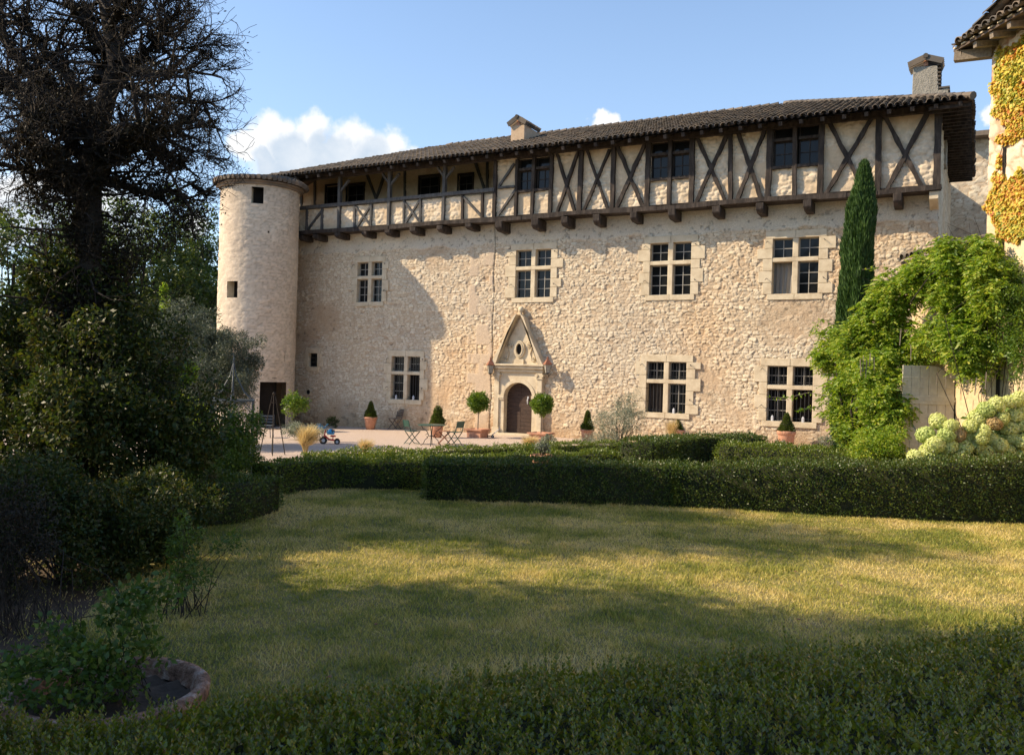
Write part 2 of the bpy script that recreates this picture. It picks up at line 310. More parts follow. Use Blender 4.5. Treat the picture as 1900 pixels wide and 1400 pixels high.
def clumps(C, R, n, lsz, asp=.45, jit=1., drop=0., outw=.5, cen=None):
    """leaves around clump centres C (k,3) with radius R"""
    k = len(C); idx = rng.integers(0, k, n); d = rdir(n); rad = np.broadcast_to(R, k)[idx]*rng.random(n)**.45
    P = C[idx]+d*rad[:, None]; A = unit(d*outw+rdir(n)*.8+np.array([0, 0, -drop])); L = lsz*rng.uniform(.6, 1.35, n)
    return leafv(P, A, L, L*asp)
def blobC(c, rad, n, noise=.25, shell=.55):
    d = rdir(n); r = (shell+(1-shell)*rng.random(n)**.6)[:, None]*(1+noise*rng.normal(size=(n, 1))*.6); return np.array(c)+d*r*np.array(rad)
def tree(name, base, h, rad, label, leaf, lsz=.12, nleaf=12000, ncl=140, trunk_r=.2, cr0=.35, group=None, cat='tree', bark='bark', clr=.45, levels=2, asp=.5):
    t = thing(name, base, label, cat, group); base = np.array(base, float)
    rz = h*(1-cr0)/2; cc = base+np.array([0, 0, h*cr0+rz]); out = []; tips = []; R = random.Random(int(abs(base[0])*100)+3)
    C = blobC(cc, (rad, rad, rz), ncl)
    ztr = h*cr0*1.0; out.append((*base, *(base+[0, 0, ztr]), trunk_r*1.25, trunk_r)); top = base+[0, 0, ztr]
    out.append((*top, *(cc+[0, 0, rz*.3]), trunk_r, trunk_r*.3))
    for c in C[::3]:
        s = base+np.array([0, 0, R.uniform(ztr*.8, ztr+rz*.7)]); mid = (s+c)/2+np.array([R.gauss(0, .1), R.gauss(0, .1), .06])*rad
        out.append((*s, *mid, trunk_r*.35, trunk_r*.18)); out.append((*mid, *c, trunk_r*.18, trunk_r*.05))
    segmesh('trunk', out, M[bark], t, 6); leafmesh('crown', clumps(C, clr*(rng.uniform(.6, 1.3, ncl)), nleaf, lsz, asp), M[leaf], t)
    return t
def bush(name, label, cat, specs, leaf, lsz, n, ncl=60, clr=.16, group=None, stems=14, bark='bark', asp=.5, drop=0., core=None, base=None, sr=.45, bs=.06):
    """specs: list of (centre xyz, radii xyz)"""
    b = np.array(base if base is not None else (specs[0][0][0], specs[0][0][1], 0)); t = thing(name, b, label, cat, group); Cs = []
    vol = np.array([np.prod(s[1])**.67 for s in specs]); vol = vol/vol.sum()
    for s, v in zip(specs, vol): Cs.append(blobC(s[0], s[1], max(3, int(ncl*v)), .15, .3))
    C = np.concatenate(Cs); leafmesh('foliage', clumps(C, clr*rng.uniform(.6, 1.4, len(C)), n, lsz, asp, drop=drop), M[leaf], t)
    out = []
    for i in range(min(stems, len(C))):
        c = C[rng.integers(0, len(C))]; s = b+np.array([rng.normal()*bs, rng.normal()*bs, 0]); m = (s+c)/2+rng.normal(size=3)*.12*np.linalg.norm(c-s)+(s-c)*[.12, .12, -.08]
        r = (.012+.02*np.linalg.norm(c-s)/2)*sr; out += [(*s, *m, r, r*.7), (*m, *c, r*.7, r*.25)]
    segmesh('stems', out, M[bark], t, 5); return t
def hedge(label, pts, width, dens, lsz, leaf='box', inward=None, group='clipped box hedges of the parterre', rough=.085, name='box_hedge', skipback=True):
    """pts: (x, y, height) along the front edge; body reaches back from the camera"""
    P = []
    for i in range(len(pts)-1):
        a = np.array(pts[i]); b = np.array(pts[i+1]); n = max(1, int(np.linalg.norm(a[:2]-b[:2])/.5)); P += [a+(b-a)*k/n for k in range(n)]
    P.append(np.array(pts[-1])); P = np.array(P); T = np.gradient(P[:, :2], axis=0); T = T/np.linalg.norm(T, axis=1)[:, None]
    Nr = np.stack([-T[:, 1], T[:, 0]], 1); away = P[:, :2].mean(0)
    if (Nr.mean(0)@away) < 0: Nr = -Nr
    B = P[:, :2]+Nr*width; h = P[:, 2]; Z = np.zeros(len(P))
    f0 = np.c_[P[:, :2], Z]; f1 = np.c_[P[:, :2], h]; b1 = np.c_[B, h]; b0 = np.c_[B, Z]
    t = thing(name, f0[len(f0)//2], label, 'hedge', group); V = []
    def sheet(a0, a1, b0_, b1_, nrm, k=1.):
        ar = np.linalg.norm(np.cross(a1-a0, b0_-a0), axis=1); n = int(ar.sum()*dens*k*1.9)
        if n < 1: return
        i = rng.choice(len(ar), n, p=ar/ar.sum()); u = rng.random((n, 1)); v = rng.random((n, 1))
        p = (a0[i]*(1-u)+a1[i]*u)*(1-v)+(b0_[i]*(1-u)+b1_[i]*u)*v; nn = unit(nrm[i]); kp = (p[:, 2] > .28) | (vn(p[:, 0]*3+p[:, 1]*3, p[:, 2]*4, 8)+p[:, 2]*1.2 > .42); p = p[kp]; nn = nn[kp]; n = len(p)
        bul = (vn(p[:, 0]*2.2+p[:, 2]*3, p[:, 1]*2.2+p[:, 2], 4)-.5)*rough*1.6+(vn(p[:, 0]*9, p[:, 1]*9+p[:, 2]*9, 5)-.5)*rough; p = p+nn*(bul+rng.normal(0, rough*.35, n)-.01)[:, None]
        A = unit(nn*.7+rdir(n)*.75+np.array([0, 0, .35])); L = lsz*rng.uniform(.6, 1.3, n); V.append(leafv(p, A, L, L*.55, nn))
    N3 = np.c_[Nr, Z]; up3 = np.tile([0, 0, 1.], (len(P), 1))
    sheet(f0[:-1], f0[1:], f1[:-1], f1[1:], -N3[:-1]); sheet(f1[:-1], f1[1:], b1[:-1], b1[1:], up3[:-1])
    sheet(b0[:-1], b0[1:], b1[:-1], b1[1:], N3[:-1], .35)
    for e, s in ((0, -1), (-1, 1)):
        sheet(f0[e][None], b0[e][None], f1[e][None], b1[e][None], np.r_[T[e]*s, 0][None])
    leafmesh('foliage', np.concatenate(V), M[leaf], t)
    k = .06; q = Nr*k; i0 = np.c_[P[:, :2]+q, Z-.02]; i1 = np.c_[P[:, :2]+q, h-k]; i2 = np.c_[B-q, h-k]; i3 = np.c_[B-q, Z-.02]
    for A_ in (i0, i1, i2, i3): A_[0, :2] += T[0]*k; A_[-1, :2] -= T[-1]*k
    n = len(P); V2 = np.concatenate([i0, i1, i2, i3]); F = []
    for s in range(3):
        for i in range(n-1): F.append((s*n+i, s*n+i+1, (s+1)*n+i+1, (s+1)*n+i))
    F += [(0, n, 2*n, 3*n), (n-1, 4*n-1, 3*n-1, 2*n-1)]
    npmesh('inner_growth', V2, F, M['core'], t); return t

# ------------------------------------------------------------------ ground
def sheet(name, pts, m, z=None, n=1):
    mb = MB(); mb.add(pts, [tuple(range(len(pts)))]); o = mb.build(name, m); tag(o, None, None, kind='structure'); return o
sheet('ground', [(-400, -200, -.45), (400, -200, -.45), (400, 600, -.45), (-400, 600, -.45)], M['ground'])
sheet('lawn', [cw(-60, -25), cw(60, -25), cw(60, 22.6), cw(-60, 22.6)], M['lawn'])
def gravel():
    V = []; F = []; nx, ny = 60, 24; ls = np.linspace(-45, 30, nx); zs = np.linspace(22.2, 60, ny)
    for z in zs:
        for l in ls:
            p = cw(l, z); V.append((p[0], p[1], gz(p[0], p[1])+.006+.012*float(vn(np.array(l*1.3), np.array(z*1.3)))))
    for j in range(ny-1):
        for i in range(nx-1): F.append((j*nx+i, j*nx+i+1, (j+1)*nx+i+1, (j+1)*nx+i))
    o = npmesh('gravel_courtyard', V, F, M['gravel'], smooth=True); tag(o, None, None, kind='structure')
gravel()
sheet('soil_bed', [cw(-30, 5, .006), cw(-4.0, 5, .006), cw(-3.9, 7.6, .006), cw(-4.8, 11, .006), cw(-5.2, 15, .006), cw(-30, 15, .006)], M['soil'])

# ------------------------------------------------------------------ chateau
YW = 31.63; YT = 31.03; YG = 33.4
X0, X1 = -29.6, -1.25
ZJ = 8.92; ZE = 11.75
chateau = thing('chateau', (-15, YW, 0), 'pale stone chateau with timber framed upper storey, round corner tower and low tiled roof', 'chateau')
def relief(name, xa, xb, za, zb, Y, holes, res, m, parent, kind, axis=None, hmap=None, seed=0):
    nx = int((xb-xa)/res); nz = int((zb-za)/res); x = np.linspace(xa, xb, nx); z = np.linspace(za, zb, nz); XX, ZZ = np.meshgrid(x, z)
    d, col = kind(XX, ZZ, seed)
    if axis is None: V = np.stack([XX, Y-d, ZZ], -1)
    else: o, t, nrm = axis; V = o[None, None]+XX[..., None]*t+ZZ[..., None]*np.array([0, 0, 1.])+d[..., None]*nrm
    i = np.arange(nz*nx).reshape(nz, nx); F = np.stack([i[:-1, :-1], i[:-1, 1:], i[1:, 1:], i[1:, :-1]], -1).reshape(-1, 4)
    cx = ((XX[:-1, :-1]+XX[1:, 1:])/2).ravel(); cz = ((ZZ[:-1, :-1]+ZZ[1:, 1:])/2).ravel(); keep = np.ones(len(F), bool)
    for hx0, hx1, hz0, hz1 in holes: keep &= ~((cx > hx0) & (cx < hx1) & (cz > hz0) & (cz < hz1))
    return npmesh(name, V.reshape(-1, 3), F[keep], m, parent, True, col=col.reshape(-1, 3))
def lerp(a, b, t): t = t[..., None]; return np.array(a)*(1-t)+np.array(b)*t
def ss(a, b, x): t = np.clip((x-a)/(b-a), 0, 1); return t*t*(3-2*t)
def stone(X, Z, seed=0, sx=.22, sz=.12, depth=.040, base=(.62, .50, .36), dark=(.47, .34, .22), light=(.80, .70, .53), mort=(.55, .41, .275)):
    wx = X+.10*(fbm(X*2.5, Z*2.5, 11+seed)-.5); wz = Z+.12*(fbm(X*1.2, Z*1.6, 12+seed)-.5)
    F1, F2, I = voro(wx/sx, wz/sz, seed); e = F2-F1; tx = voro.tx; face = ss(.0, .17, e)*ss(.02, .30, I+.6*fbm(X*2, Z*2, 17)-.12)
    cov = ss(.24, .48, fbm(X*.33+2, Z*.42+1, 51)+.25*(fbm(X*2.4, Z*2.4, 52)-.5)); face = face*(.25+.75*cov)
    d = depth*face*(.35+.65*I)+.06*tx*face+.024*(fbm(X*19, Z*22, 3)-.5)-.01+.06*(fbm(X*.5, Z*.5, 7)-.5)
    big = fbm(X*.35, Z*.45, 5+seed); c = np.array([.98, 1.0, 1.01])*lerp(dark, light, np.clip(I*.8+.5*(fbm(X*7, Z*9, 8)-.5)+.12, 0, 1)); c = c*.6+lerp(base, light, np.clip(big*1.4-.2, 0, 1))*.4
    mor = lerp(mort, dark, fbm(X*3, Z*3, 9)); mor = mor*(1-.55*ss(.62, .78, fbm(X*5, Z*7, 19)))[..., None]; c = c*face[..., None]+mor*(1-face[..., None])
    warm = ss(.5, .8, fbm(X*.22+5, Z*.3, 15+seed)); c = c*(1-.0*warm[..., None])*(1+warm[..., None]*(np.array([1.02, .93, .84])-1))
    return d, c
def facade_kind(X, Z, s):
    d, c = stone(X, Z, s)
    zt = 8.02+.16*(fbm(X*1.1, X*0, 21)-.5)*2+.05*np.sin(X*2.); t = ss(-.05, .06, Z-zt+.12*(fbm(X*4, Z*4, 22)-.5))
    pd = .02+.015*fbm(X*6, Z*6, 23); pit = ss(.66, .74, fbm(X*9, Z*9, 24))*ss(-.5, .1, X*0+.25-np.abs(Z-zt-.18)); pd = pd-.03*pit
    pc = lerp((.56, .50, .40), (.70, .64, .53), fbm(X*1.5, Z*2.5, 25))*(1-.35*pit[..., None]); patch = ss(.60, .68, fbm(X*.8+3, Z*1.2, 26)); pc = pc*(1-patch[..., None]*.0)+0
    d = d*(1-t)+pd*t; c = c*(1-t[..., None])+pc*t[..., None]
    # smooth vertical strip of worn ashlar beside the drain line left of the portal
    st = ss(.1, .0, np.abs(X+18.75)-.55)*ss(.45, .6, fbm(X*1.5, np.floor(Z/.42)*3.3, 27))*(1-t); d = d*(1-st)+.02*st; c = c*(1-st[..., None])+np.array([.60, .47, .34])*st[..., None]
    cr = ss(.034, .012, np.abs(X+18.12+.03*np.sin(Z*3))); d = d-.035*cr; c = c*(1-.45*cr[..., None])
    # damp, darker foot of the wall
    ft = ss(1.3, .0, Z+.6*fbm(X*1.5, Z*2, 28)); c = c*(1-ft[..., None]*(1-np.array([.84, .73, .62])))
    for r_ in [q[1] for q in cross]:            # rain streaks running down from the sill ends
        for xs_ in (r_[0]-.1, r_[1]+.1, (r_[0]+r_[1])/2): sk = ss(.16, .0, np.abs(X-xs_-.05*np.sin(Z*2)))*ss(r_[2]-1.7, r_[2]-.2, Z)*(Z < r_[2]-.15)*(.4+.6*fbm(X*12, Z*1.2, 29)); c = c*(1-.22*sk[..., None])
    lf = ss(.45, .62, fbm(X*.25+9, Z*.3, 53)); c = c*(1-lf[..., None]*(1-np.array([1.0, 1.02, 1.06])*.93))
    return d, c
def RX(x0, y0, x1, y1, Y):      # photo rectangle -> (X0,X1,Z0,Z1) on plane Y
    a = FP(x0, y0, Y); b = FP(x1, y1, Y); c = FP(x0, y1, Y); e = FP(x1, y0, Y)
    return ((a[0]+c[0])/2, (b[0]+e[0])/2, (c[2]+b[2])/2, (a[2]+e[2])/2)
YO = YW-.03
cross = [('upper', RX(663, 486, 709, 560, YO), .30, 0), ('upper', RX(957, 463, 1022, 552, YO), .40, 0), ('upper', RX(1206, 450, 1282, 547, YO), .40, 0), ('upper', RX(1433, 441, 1519, 545, YO), .40, 0),
         ('lower', RX(726, 661, 779, 741, YO), .32, 1), ('lower', RX(1199, 671, 1273, 766, YO), .40, 1), ('lower', RX(1423, 679, 1508, 782, YO), .40, 1)]
small = RX(572, 655, 589, 680, YO)
door = RX(938, 710, 990, 807, YW); door = (door[0], door[1], -.02, door[3])
pxc = (door[0]+door[1])/2
portal = (pxc-1.12, pxc+1.12, 0, 2.98)
holes = [c[1] for c in cross]+[small, (door[0]-.05, door[1]+.05, -1, door[3]+.05)]
relief('wall', X0, X1, -.35, ZJ+.25, YW, holes, .029, M['wall'], chateau, facade_kind)
# right return wall
mb = MB()
def side_kind(X, Z, s): return stone(X, Z, 31, .42, .2)
relief('side_wall', 0, 13, -.1, ZE+.1, 0, [], .06, M['wall'], chateau, side_kind, axis=(np.array([X1, YW, 0.]), np.array([0, 1., 0]), np.array([1., 0, 0])))
relief('rear_wall', -3.5, 9, 0, 13.9, 44.3, [], .06, M['wall'], chateau, side_kind, seed=3)
def stonebox(mb, x0, x1, z0, z1, pr, R, back=.28):
    mb.box((x0, YW-.055-pr, z0), (x1, YW+back, z1))
def surround(r, sw, R):
    """dressed blocks round an opening; jambs of alternating length"""
    mb = MB(); x0, x1, z0, z1 = r; g = .006; xm = (x0+x1)/2; lint = .26
    pr = lambda: R.uniform(0, .012)
    stonebox(mb, x0-sw*.62, xm-g, z1, z1+lint, pr(), R); stonebox(mb, xm+g, x1+sw*.62, z1, z1+lint, pr(), R)
    stonebox(mb, x0-sw*.4, xm-g, z0-.2, z0, pr(), R); stonebox(mb, xm+g, x1+sw*.4, z0-.2, z0, pr(), R)
    for s, xe in ((-1, x0), (1, x1)):
        z = z0; i = R.randint(0, 1)
        while z < z1-.02:
            h = min(R.uniform(.34, .52), z1-z)
            if z1-(z+h) < .15: h = z1-z
            w = sw*(1.22 if i % 2 else .78)*R.uniform(.9, 1.15); a, b = (xe-w, xe) if s < 0 else (xe, xe+w)
            stonebox(mb, a, b, z+g, z+h-g, pr(), R); z += h; i += 1
    return mb
def casement(x0, x1, z0, z1, nx, nz, Y, par, m='sash', bars=True, pane='glass', th=.035):
    mb = MB(); t = th
    mb.box((x0, Y-.03, z0), (x0+t, Y+.02, z1)); mb.box((x1-t, Y-.03, z0), (x1, Y+.02, z1)); mb.box((x0+t, Y-.03, z0), (x1-t, Y+.02, z0+t)); mb.box((x0+t, Y-.03, z1-t), (x1-t, Y+.02, z1))
    for i in range(1, nx): x = x0+(x1-x0)*i/nx; mb.box((x-.013, Y-.022, z0+t), (x+.013, Y+.01, z1-t))
    for j in range(1, nz):
        z = z0+(z1-z0)*j/nz
        for i in range(nx): xa = x0+(x1-x0)*i/nx+(.0135 if i else t); xb = x0+(x1-x0)*(i+1)/nx-(.0135 if i < nx-1 else t); mb.box((xa, Y-.02, z-.013), (xb, Y+.008, z+.013))
    mb.build('casement', M[m], par)
    g = MB(); g.add([(x0+.01, Y+.004, z0+.01), (x1-.01, Y+.004+random.uniform(-.01, .01), z0+.01), (x1-.01, Y+.004, z1-.01), (x0+.01, Y+.004, z1-.01)], [(0, 1, 2, 3)]); g.build('pane', M[pane], par)
def window(i, r, sw, low):
    R = random.Random(40+i); par = surround(r, sw, R).build('window', M['ashlar'], chateau, bevel=.008); x0, x1, z0, z1 = r; w = x1-x0; mw = .10 if w > 1.2 else .085; xm = (x0+x1)/2
    zt = z1-(z1-z0)*.385; th = .075; mb = MB(); Yf = YW-.045
    mb.box((xm-mw, Yf, z0), (xm+mw, YW+.22, zt-th)); mb.box((xm-mw, Yf, zt+th), (xm+mw, YW+.22, z1)); mb.box((x0, Yf-.004, zt-th), (x1, YW+.22, zt+th))
    mb.build('mullion', M['ashlar'], par, bevel=.015)
    Yg = YW+.17
    for k, (a, b) in enumerate(((x0, xm-mw), (xm+mw, x1))):
        casement(a, b, zt+th, z1, 2, 2, Yg, par)
        if (i == 3 and k == 0) or (i == 5 and k == 0):
            c = MB(); n = 14; vs = []
            for q in range(n+1):
                x = a+(b-a)*q/n; yy = Yg+.10+.03*sin(q*1.9)
                vs += [(x, yy, z0), (x+(.1 if i == 3 else 0)*(q/n), yy, zt-th)]
            c.add(vs, [(2*q, 2*q+2, 2*q+3, 2*q+1) for q in range(n)]); c.build('curtain', M['curtain' if i == 3 else 'wood'], par)
        elif (i == 6 and k == 1) or (i == 4 and k == 1): pass
        else: casement(a, b, z0, zt-th, 2, 3, Yg, par)
        if low:
            ib = MB()
            for (p, q) in ((zt+th, z1), (z0, zt-th)):
                n = 4
                for s in range(1, n+1): x = a+(b-a)*s/(n+1); ib.box((x-.009, YW+.05, p), (x+.009, YW+.068, q))
                ib.box((a, YW+.069, p+.1), (b, YW+.075, p+.12))
            ib.build('iron_bars', M['iron'], par)
    for s, xe in ((-1, x0-.17), (1, x1+.17)):
        for zz in (z1-.1, (z0+zt)/2-.05): hk = MB(); hk.tube([(xe, YW-.03, zz), (xe, YW-.16, zz), (xe+.05*s, YW-.17, zz-.06)], .012, 5); hk.build('shutter_hook', M['iron'], par)
for i, (k, r, sw, low) in enumerate(cross): window(i, r, sw, low)
# dark rooms behind every opening
for r in [c[1] for c in cross]+[small]:
    mb = MB()
    mb.box((r[0]-.3, YW+.45, r[2]-.3), (r[1]+.3, YW+.5, r[3]+.3))
    for a, b in (((r[0]-.3, YW+.281, r[2]-.3), (r[0]-.26, YW+.449, r[3]+.3)), ((r[1]+.26, YW+.281, r[2]-.3), (r[1]+.3, YW+.449, r[3]+.3)), ((r[0]-.26, YW+.281, r[3]+.26), (r[1]+.26, YW+.449, r[3]+.3)), ((r[0]-.26, YW+.281, r[2]-.3), (r[1]+.26, YW+.449, r[2]-.26))): mb.box(a, b)
    mb.build('dark_interior', M['dark'], chateau)
sm = surround(small, .24, random.Random(3)).build('window', M['ashlar'], chateau, bevel=.006); casement(small[0], small[1], small[2], small[3], 2, 3, YW+.17, sm, 'iron')
hp = FP(572, 727, YW-.04); mb = MB()
n_ = 16; vs = []
for k in range(n_): a_ = 2*pi*k/n_; vs += [(hp[0]+.17*cos(a_), YW-.05, hp[2]+.17*sin(a_)), (hp[0]+.11*cos(a_), YW-.05, hp[2]+.11*sin(a_)), (hp[0]+.17*cos(a_), YW+.02, hp[2]+.17*sin(a_)), (hp[0]+.11*cos(a_), YW+.02, hp[2]+.11*sin(a_))]
mb.add(vs, [f for k in range(n_) for f in ((4*k, 4*((k+1) % n_), 4*((k+1) % n_)+1, 4*k+1), (4*k, 4*k+2, 4*((k+1) % n_)+2, 4*((k+1) % n_)), (4*k+1, 4*((k+1) % n_)+1, 4*((k+1) % n_)+3, 4*k+3))])
o = mb.build('round_vent', M['ashlar'], chateau)
mb = MB(); mb.add([(hp[0]+.115*cos(2*pi*k/n_), YW-.04, hp[2]+.115*sin(2*pi*k/n_)) for k in range(n_)], [tuple(range(n_))]); mb.build('vent_hole', M['dark'], o)

# --- portal
def build_portal():
    par = None; x0, x1, z0, z1 = portal; ax0, ax1 = door[0], door[1]; rr = (ax1-ax0)/2; zs = door[3]-rr*.92; Yf = YW-.16; mb = MB(); cx = (ax0+ax1)/2
    mb.box((x0+.22, Yf, 0), (ax0, YW+.3, zs)); mb.box((ax1, Yf, 0), (x1-.22, YW+.3, zs))
    n = 16; arc = [(cx-rr*cos(pi*k/n), zs+rr*.92*sin(pi*k/n)) for k in range(n+1)]; top = z1-.36
    vs = []; fs = []
    for (ax, az) in arc: vs += [(ax, Yf, az), (ax, Yf, top), (ax, YW+.3, az), (ax, YW+.3, top)]
    for k in range(n): a = 4*k; b = a+4; fs += [(a, b, b+1, a+1), (a, a+2, b+2, b), (a+1, b+1, b+3, a+3)]
    mb.add(vs, fs); mb.box((x0+.22, Yf, zs+.001), (ax0, YW+.3, top)); mb.box((ax1, Yf, zs+.001), (x1-.22, YW+.3, top))
    par = mb.build('portal', M['ashlar'], chateau)
    # archivolt
    mb = MB(); vs = []; fs = []
    for k in range(n+1):
        a = pi*k/n
        for q, yy in ((1.02, Yf-.03), (1.24, Yf-.03)): vs.append((cx-rr*q*cos(a), yy, zs+rr*.92*q*sin(a)))
        vs.append((cx-rr*1.24*cos(a), Yf+.002, zs+rr*.92*1.24*sin(a))); vs.append((cx-rr*1.02*cos(a), Yf+.002, zs+rr*.92*1.02*sin(a)))
    for k in range(n): a = 4*k; b = a+4; fs += [(a, b, b+1, a+1), (a+1, b+1, b+2, a+2), (a+3, b+3, b, a)]
    mb.add(vs, fs); mb.build('arch_moulding', M['ashlar'], par)
    for s, a, b in ((0, x0, x0+.23), (1, x1-.23, x1)):
        p = MB(); p.box((a, Yf-.06, .3), (b, YW+.1, 2.35)); p.box((a-.05, Yf-.1, 0), (b+.05, YW+.1, .3)); p.box((a-.04, Yf-.1, 2.35), (b+.04, YW+.1, 2.42)); p.box((a-.02, Yf-.085, 2.42), (b+.02, YW+.1, 2.62))
        o = p.build('pilaster', M['ashlar'], par, bevel=.01)
        for vx in (a-.01, b+.01): v = MB(); v.tube([(vx, Yf-.13, 2.5), (vx, Yf+.05, 2.5)], .07, 12); v.build('volute', M['ashlar'], par)
        p = MB(); xa, xb = (ax0-.10, ax0+.02) if s == 0 else (ax1-.02, ax1+.10); p.box((xa-.14*(1-s), Yf-.07, zs-.05), (xb+.14*s, Yf-.003, zs+.09)); p.box((xa-.11*(1-s), Yf-.045, zs-.12), (xb+.11*s, Yf-.003, zs-.051)); p.build('impost', M['ashlar'], par, bevel=.01)
    c = MB(); c.box((x0-.04, Yf-.10, top), (x1+.04, YW+.1, top+.14)); c.box((x0-.10, Yf-.20, top+.141), (x1+.10, YW+.1, top+.26)); c.box((x0-.16, Yf-.27, top+.261), (x1+.16, YW+.1, top+.34)); c.build('cornice', M['ashlar'], par, bevel=.012)
    zb = top+.341; ap = FP(968, 586, YW-.1); xa = cx+.02; za = ap[2]+.05
    t = MB(); t.prism([(x0+.02, Yf+.04, zb), (x1-.02, Yf+.04, zb), (xa, Yf+.04, za-.1)], (0, .25, 0)); t.build('tympanum', M['ashlar'], par)
    for s, xe in ((-1, x0-.1), (1, x1+.1)):
        dx = xa-xe; L = hypot(dx, za-zb); e = 1-.16/L*1.0
        p0 = np.array([xe, 0, zb]); p1 = np.array([xa+s*.10, 0, za]); ax = (p1-p0)/np.linalg.norm(p1-p0); nr = np.array([ax[2], 0, -ax[0]])*(-s)
        r = MB(); r.prism([p0+np.array([0, Yf-.24, 0]), p1+np.array([0, Yf-.24, 0]), p1-nr*.17*(-1)*-1+np.array([0, Yf-.24, -.2]), p0-nr*.0+np.array([-s*.24, Yf-.24, 0])], (0, .42, 0)); r.build('raking_cornice', M['ashlar'], par, bevel=.012)
    f = MB(); f.lathe((xa, Yf+.02, za-.02), [(.05, 0), (.07, .03), (.04, .08), (.10, .14), (.13, .24), (.09, .33), (.02, .37)], 12); f.build('finial', M['ashlar'], par, True)
    # oval oculus in a moulded frame
    oz = zb+.62; fr = MB(); n = 24
    for q, (w, h, y0) in enumerate(((.25, .36, .03), (.19, .29, -.0))):
        vs = []; fs = []; wi, hi = w-.055, h-.055; yf = Yf+.04-.05-(.03 if q == 0 else .055)
        for k in range(n):
            a = 2*pi*k/n; vs += [(cx+w*cos(a), yf, oz+h*sin(a)), (cx+wi*cos(a), yf, oz+hi*sin(a)), (cx+w*cos(a), Yf+.05, oz+h*sin(a)), (cx+wi*cos(a), Yf+.05, oz+hi*sin(a))]
        for k in range(n): a = 4*k; b = 4*((k+1) % n); fs += [(a, b, b+1, a+1), (a, a+2, b+2, b), (a+1, b+1, b+3, a+3)]
        fr.add(vs, fs)
    fr.box((cx-.22, Yf-.03, zb+.0), (cx+.22, Yf+.05, zb+.2)); fr.build('oculus_frame', M['ashlar'], par)
    dk = MB(); dk.add([(cx+.135*cos(2*pi*k/n), Yf+.034, oz+.235*sin(2*pi*k/n)) for k in range(n)], [tuple(range(n))]); dk.build('oculus', M['dark'], par)
    for s in (-1, 1):
        v = MB(); c1 = np.array([cx+s*.45, zb+.78]); c2 = np.array([cx+s*.66, zb+.22]); pts = []
        for k in range(26): a = k*.5; r_ = .02+.11*k/26; pts.append((c1[0]+s*r_*cos(a+2.2)*-1, c1[1]+r_*sin(a+2.2)))
        e1 = pts[-1]; p2 = []
        for k in range(22): a = -k*.5; r_ = .02+.10*k/22; p2.append((c2[0]+s*r_*cos(a+.6), c2[1]+r_*sin(a+.6)))
        e2 = p2[-1]; mid = [(e1[0]*(1-t)+e2[0]*t+s*.05*sin(t*2*pi), e1[1]*(1-t)+e2[1]*t) for t in (.25, .5, .75)]
        v.tube([(p[0], Yf+.02, p[1]) for p in pts+mid+p2[::-1]], .026, 6); v.build('scroll', M['ashlar'], par, True)
    st = MB(); st.box((ax0-.3, YW-.75, -.05), (ax1+.3, YW+.3, .075)); st.build('doorstep', M['ashlar'], par, bevel=.01)
    # door leaf of horizontal boards
    dp = MB(); Yd = YW+.12; z = .08
    while z < door[3]+.05:
        h = .16; dp.box((ax0-.04, Yd+random.uniform(0, .008), z), (cx-.004, Yd+.06, z+h-.007)); dp.box((cx+.004, Yd+random.uniform(0, .008), z), (ax1+.04, Yd+.06, z+h-.007)); z += h
    dl = dp.build('door', M['door'], chateau)
    kn = MB(); kn.tube([(cx+.33, Yd-.03, 1.55), (cx+.33, Yd-.05, 1.45), (cx+.33, Yd-.03, 1.3)], [.02, .03, .02], 8); kn.box((cx+.30, Yd-.012, 1.5), (cx+.36, Yd-.001, 1.62)); kn.build('door_knocker', M['silver'], dl)
    b = MB(); b.box((ax0-.4, YW+.31, -.1), (ax1+.4, YW+.35, door[3]+.3)); b.build('door_backing', M['dark'], dl)
build_portal()

# --- timber storey
def tp(px, py, Y=YT): return FP(px, py, Y)
def beam(name, a, b, w, d=.16, wob=.12, n=7, Y=YT, m='wood', seed=None):
    p = tp(*a, Y); q = tp(*b, Y); mb = MB(); mb.bar((p[0], Y-.02, p[2]), (q[0], Y-.02, q[2]), w, d, n, wob, (0, 1, 0), random.Random(int(a[0]*7+b[0]))); return mb.build(name, M[m], chateau)
winT = [RX(963, 293, 1023, 351, YT), RX(1208, 262, 1282, 329, YT), RX(1436, 232, 1522, 306, YT)]
XG = tp(921, 350)[0]
def infill(X, Z, s):
    d = .035*fbm(X*3, Z*4, 41)+.03*fbm(X*9, Z*9, 42); F1, F2, I = voro(X/.3, Z/.16, 44); k = ss(.44, .56, fbm(X*.9, Z*1.4, 43)+.12*ss(10.4, 9.2, Z)); d = d+.035*ss(.05, .3, F2-F1)*k
    c = lerp((.56, .41, .26), (.69, .56, .40), fbm(X*2, Z*2, 45)); c = c*(1-.0*k[..., None])+k[..., None]*.5*(lerp((.56, .46, .33), (.76, .68, .56), I)-c); return d-.03, c
relief('infill_wall', XG, X1, ZJ+.05, ZE, YT+.03, winT, .04, M['plaster'], chateau, infill)
zr = tp(700, 376)[2]
xtw = -28.9
relief('parapet', xtw, XG, ZJ+.05, 10.05, YT+.03, [], .045, M['plaster'], chateau, infill, seed=2)
gwin = [RX(606, 345, 629, 380, YG), RX(645, 343, 676, 380, YG), RX(779, 328, 815, 363, YG), RX(852, 325, 878, 357, YG)]
relief('gallery_wall', X0-2.2, XG, 9, ZE+.6, YG, gwin, .08, M['plaster'], chateau, infill, seed=5)
mb = MB(); mb.box((X0, YT+.1, 9.0), (XG, YG, 9.1)); mb.build('gallery_floor', M['wood'], chateau)
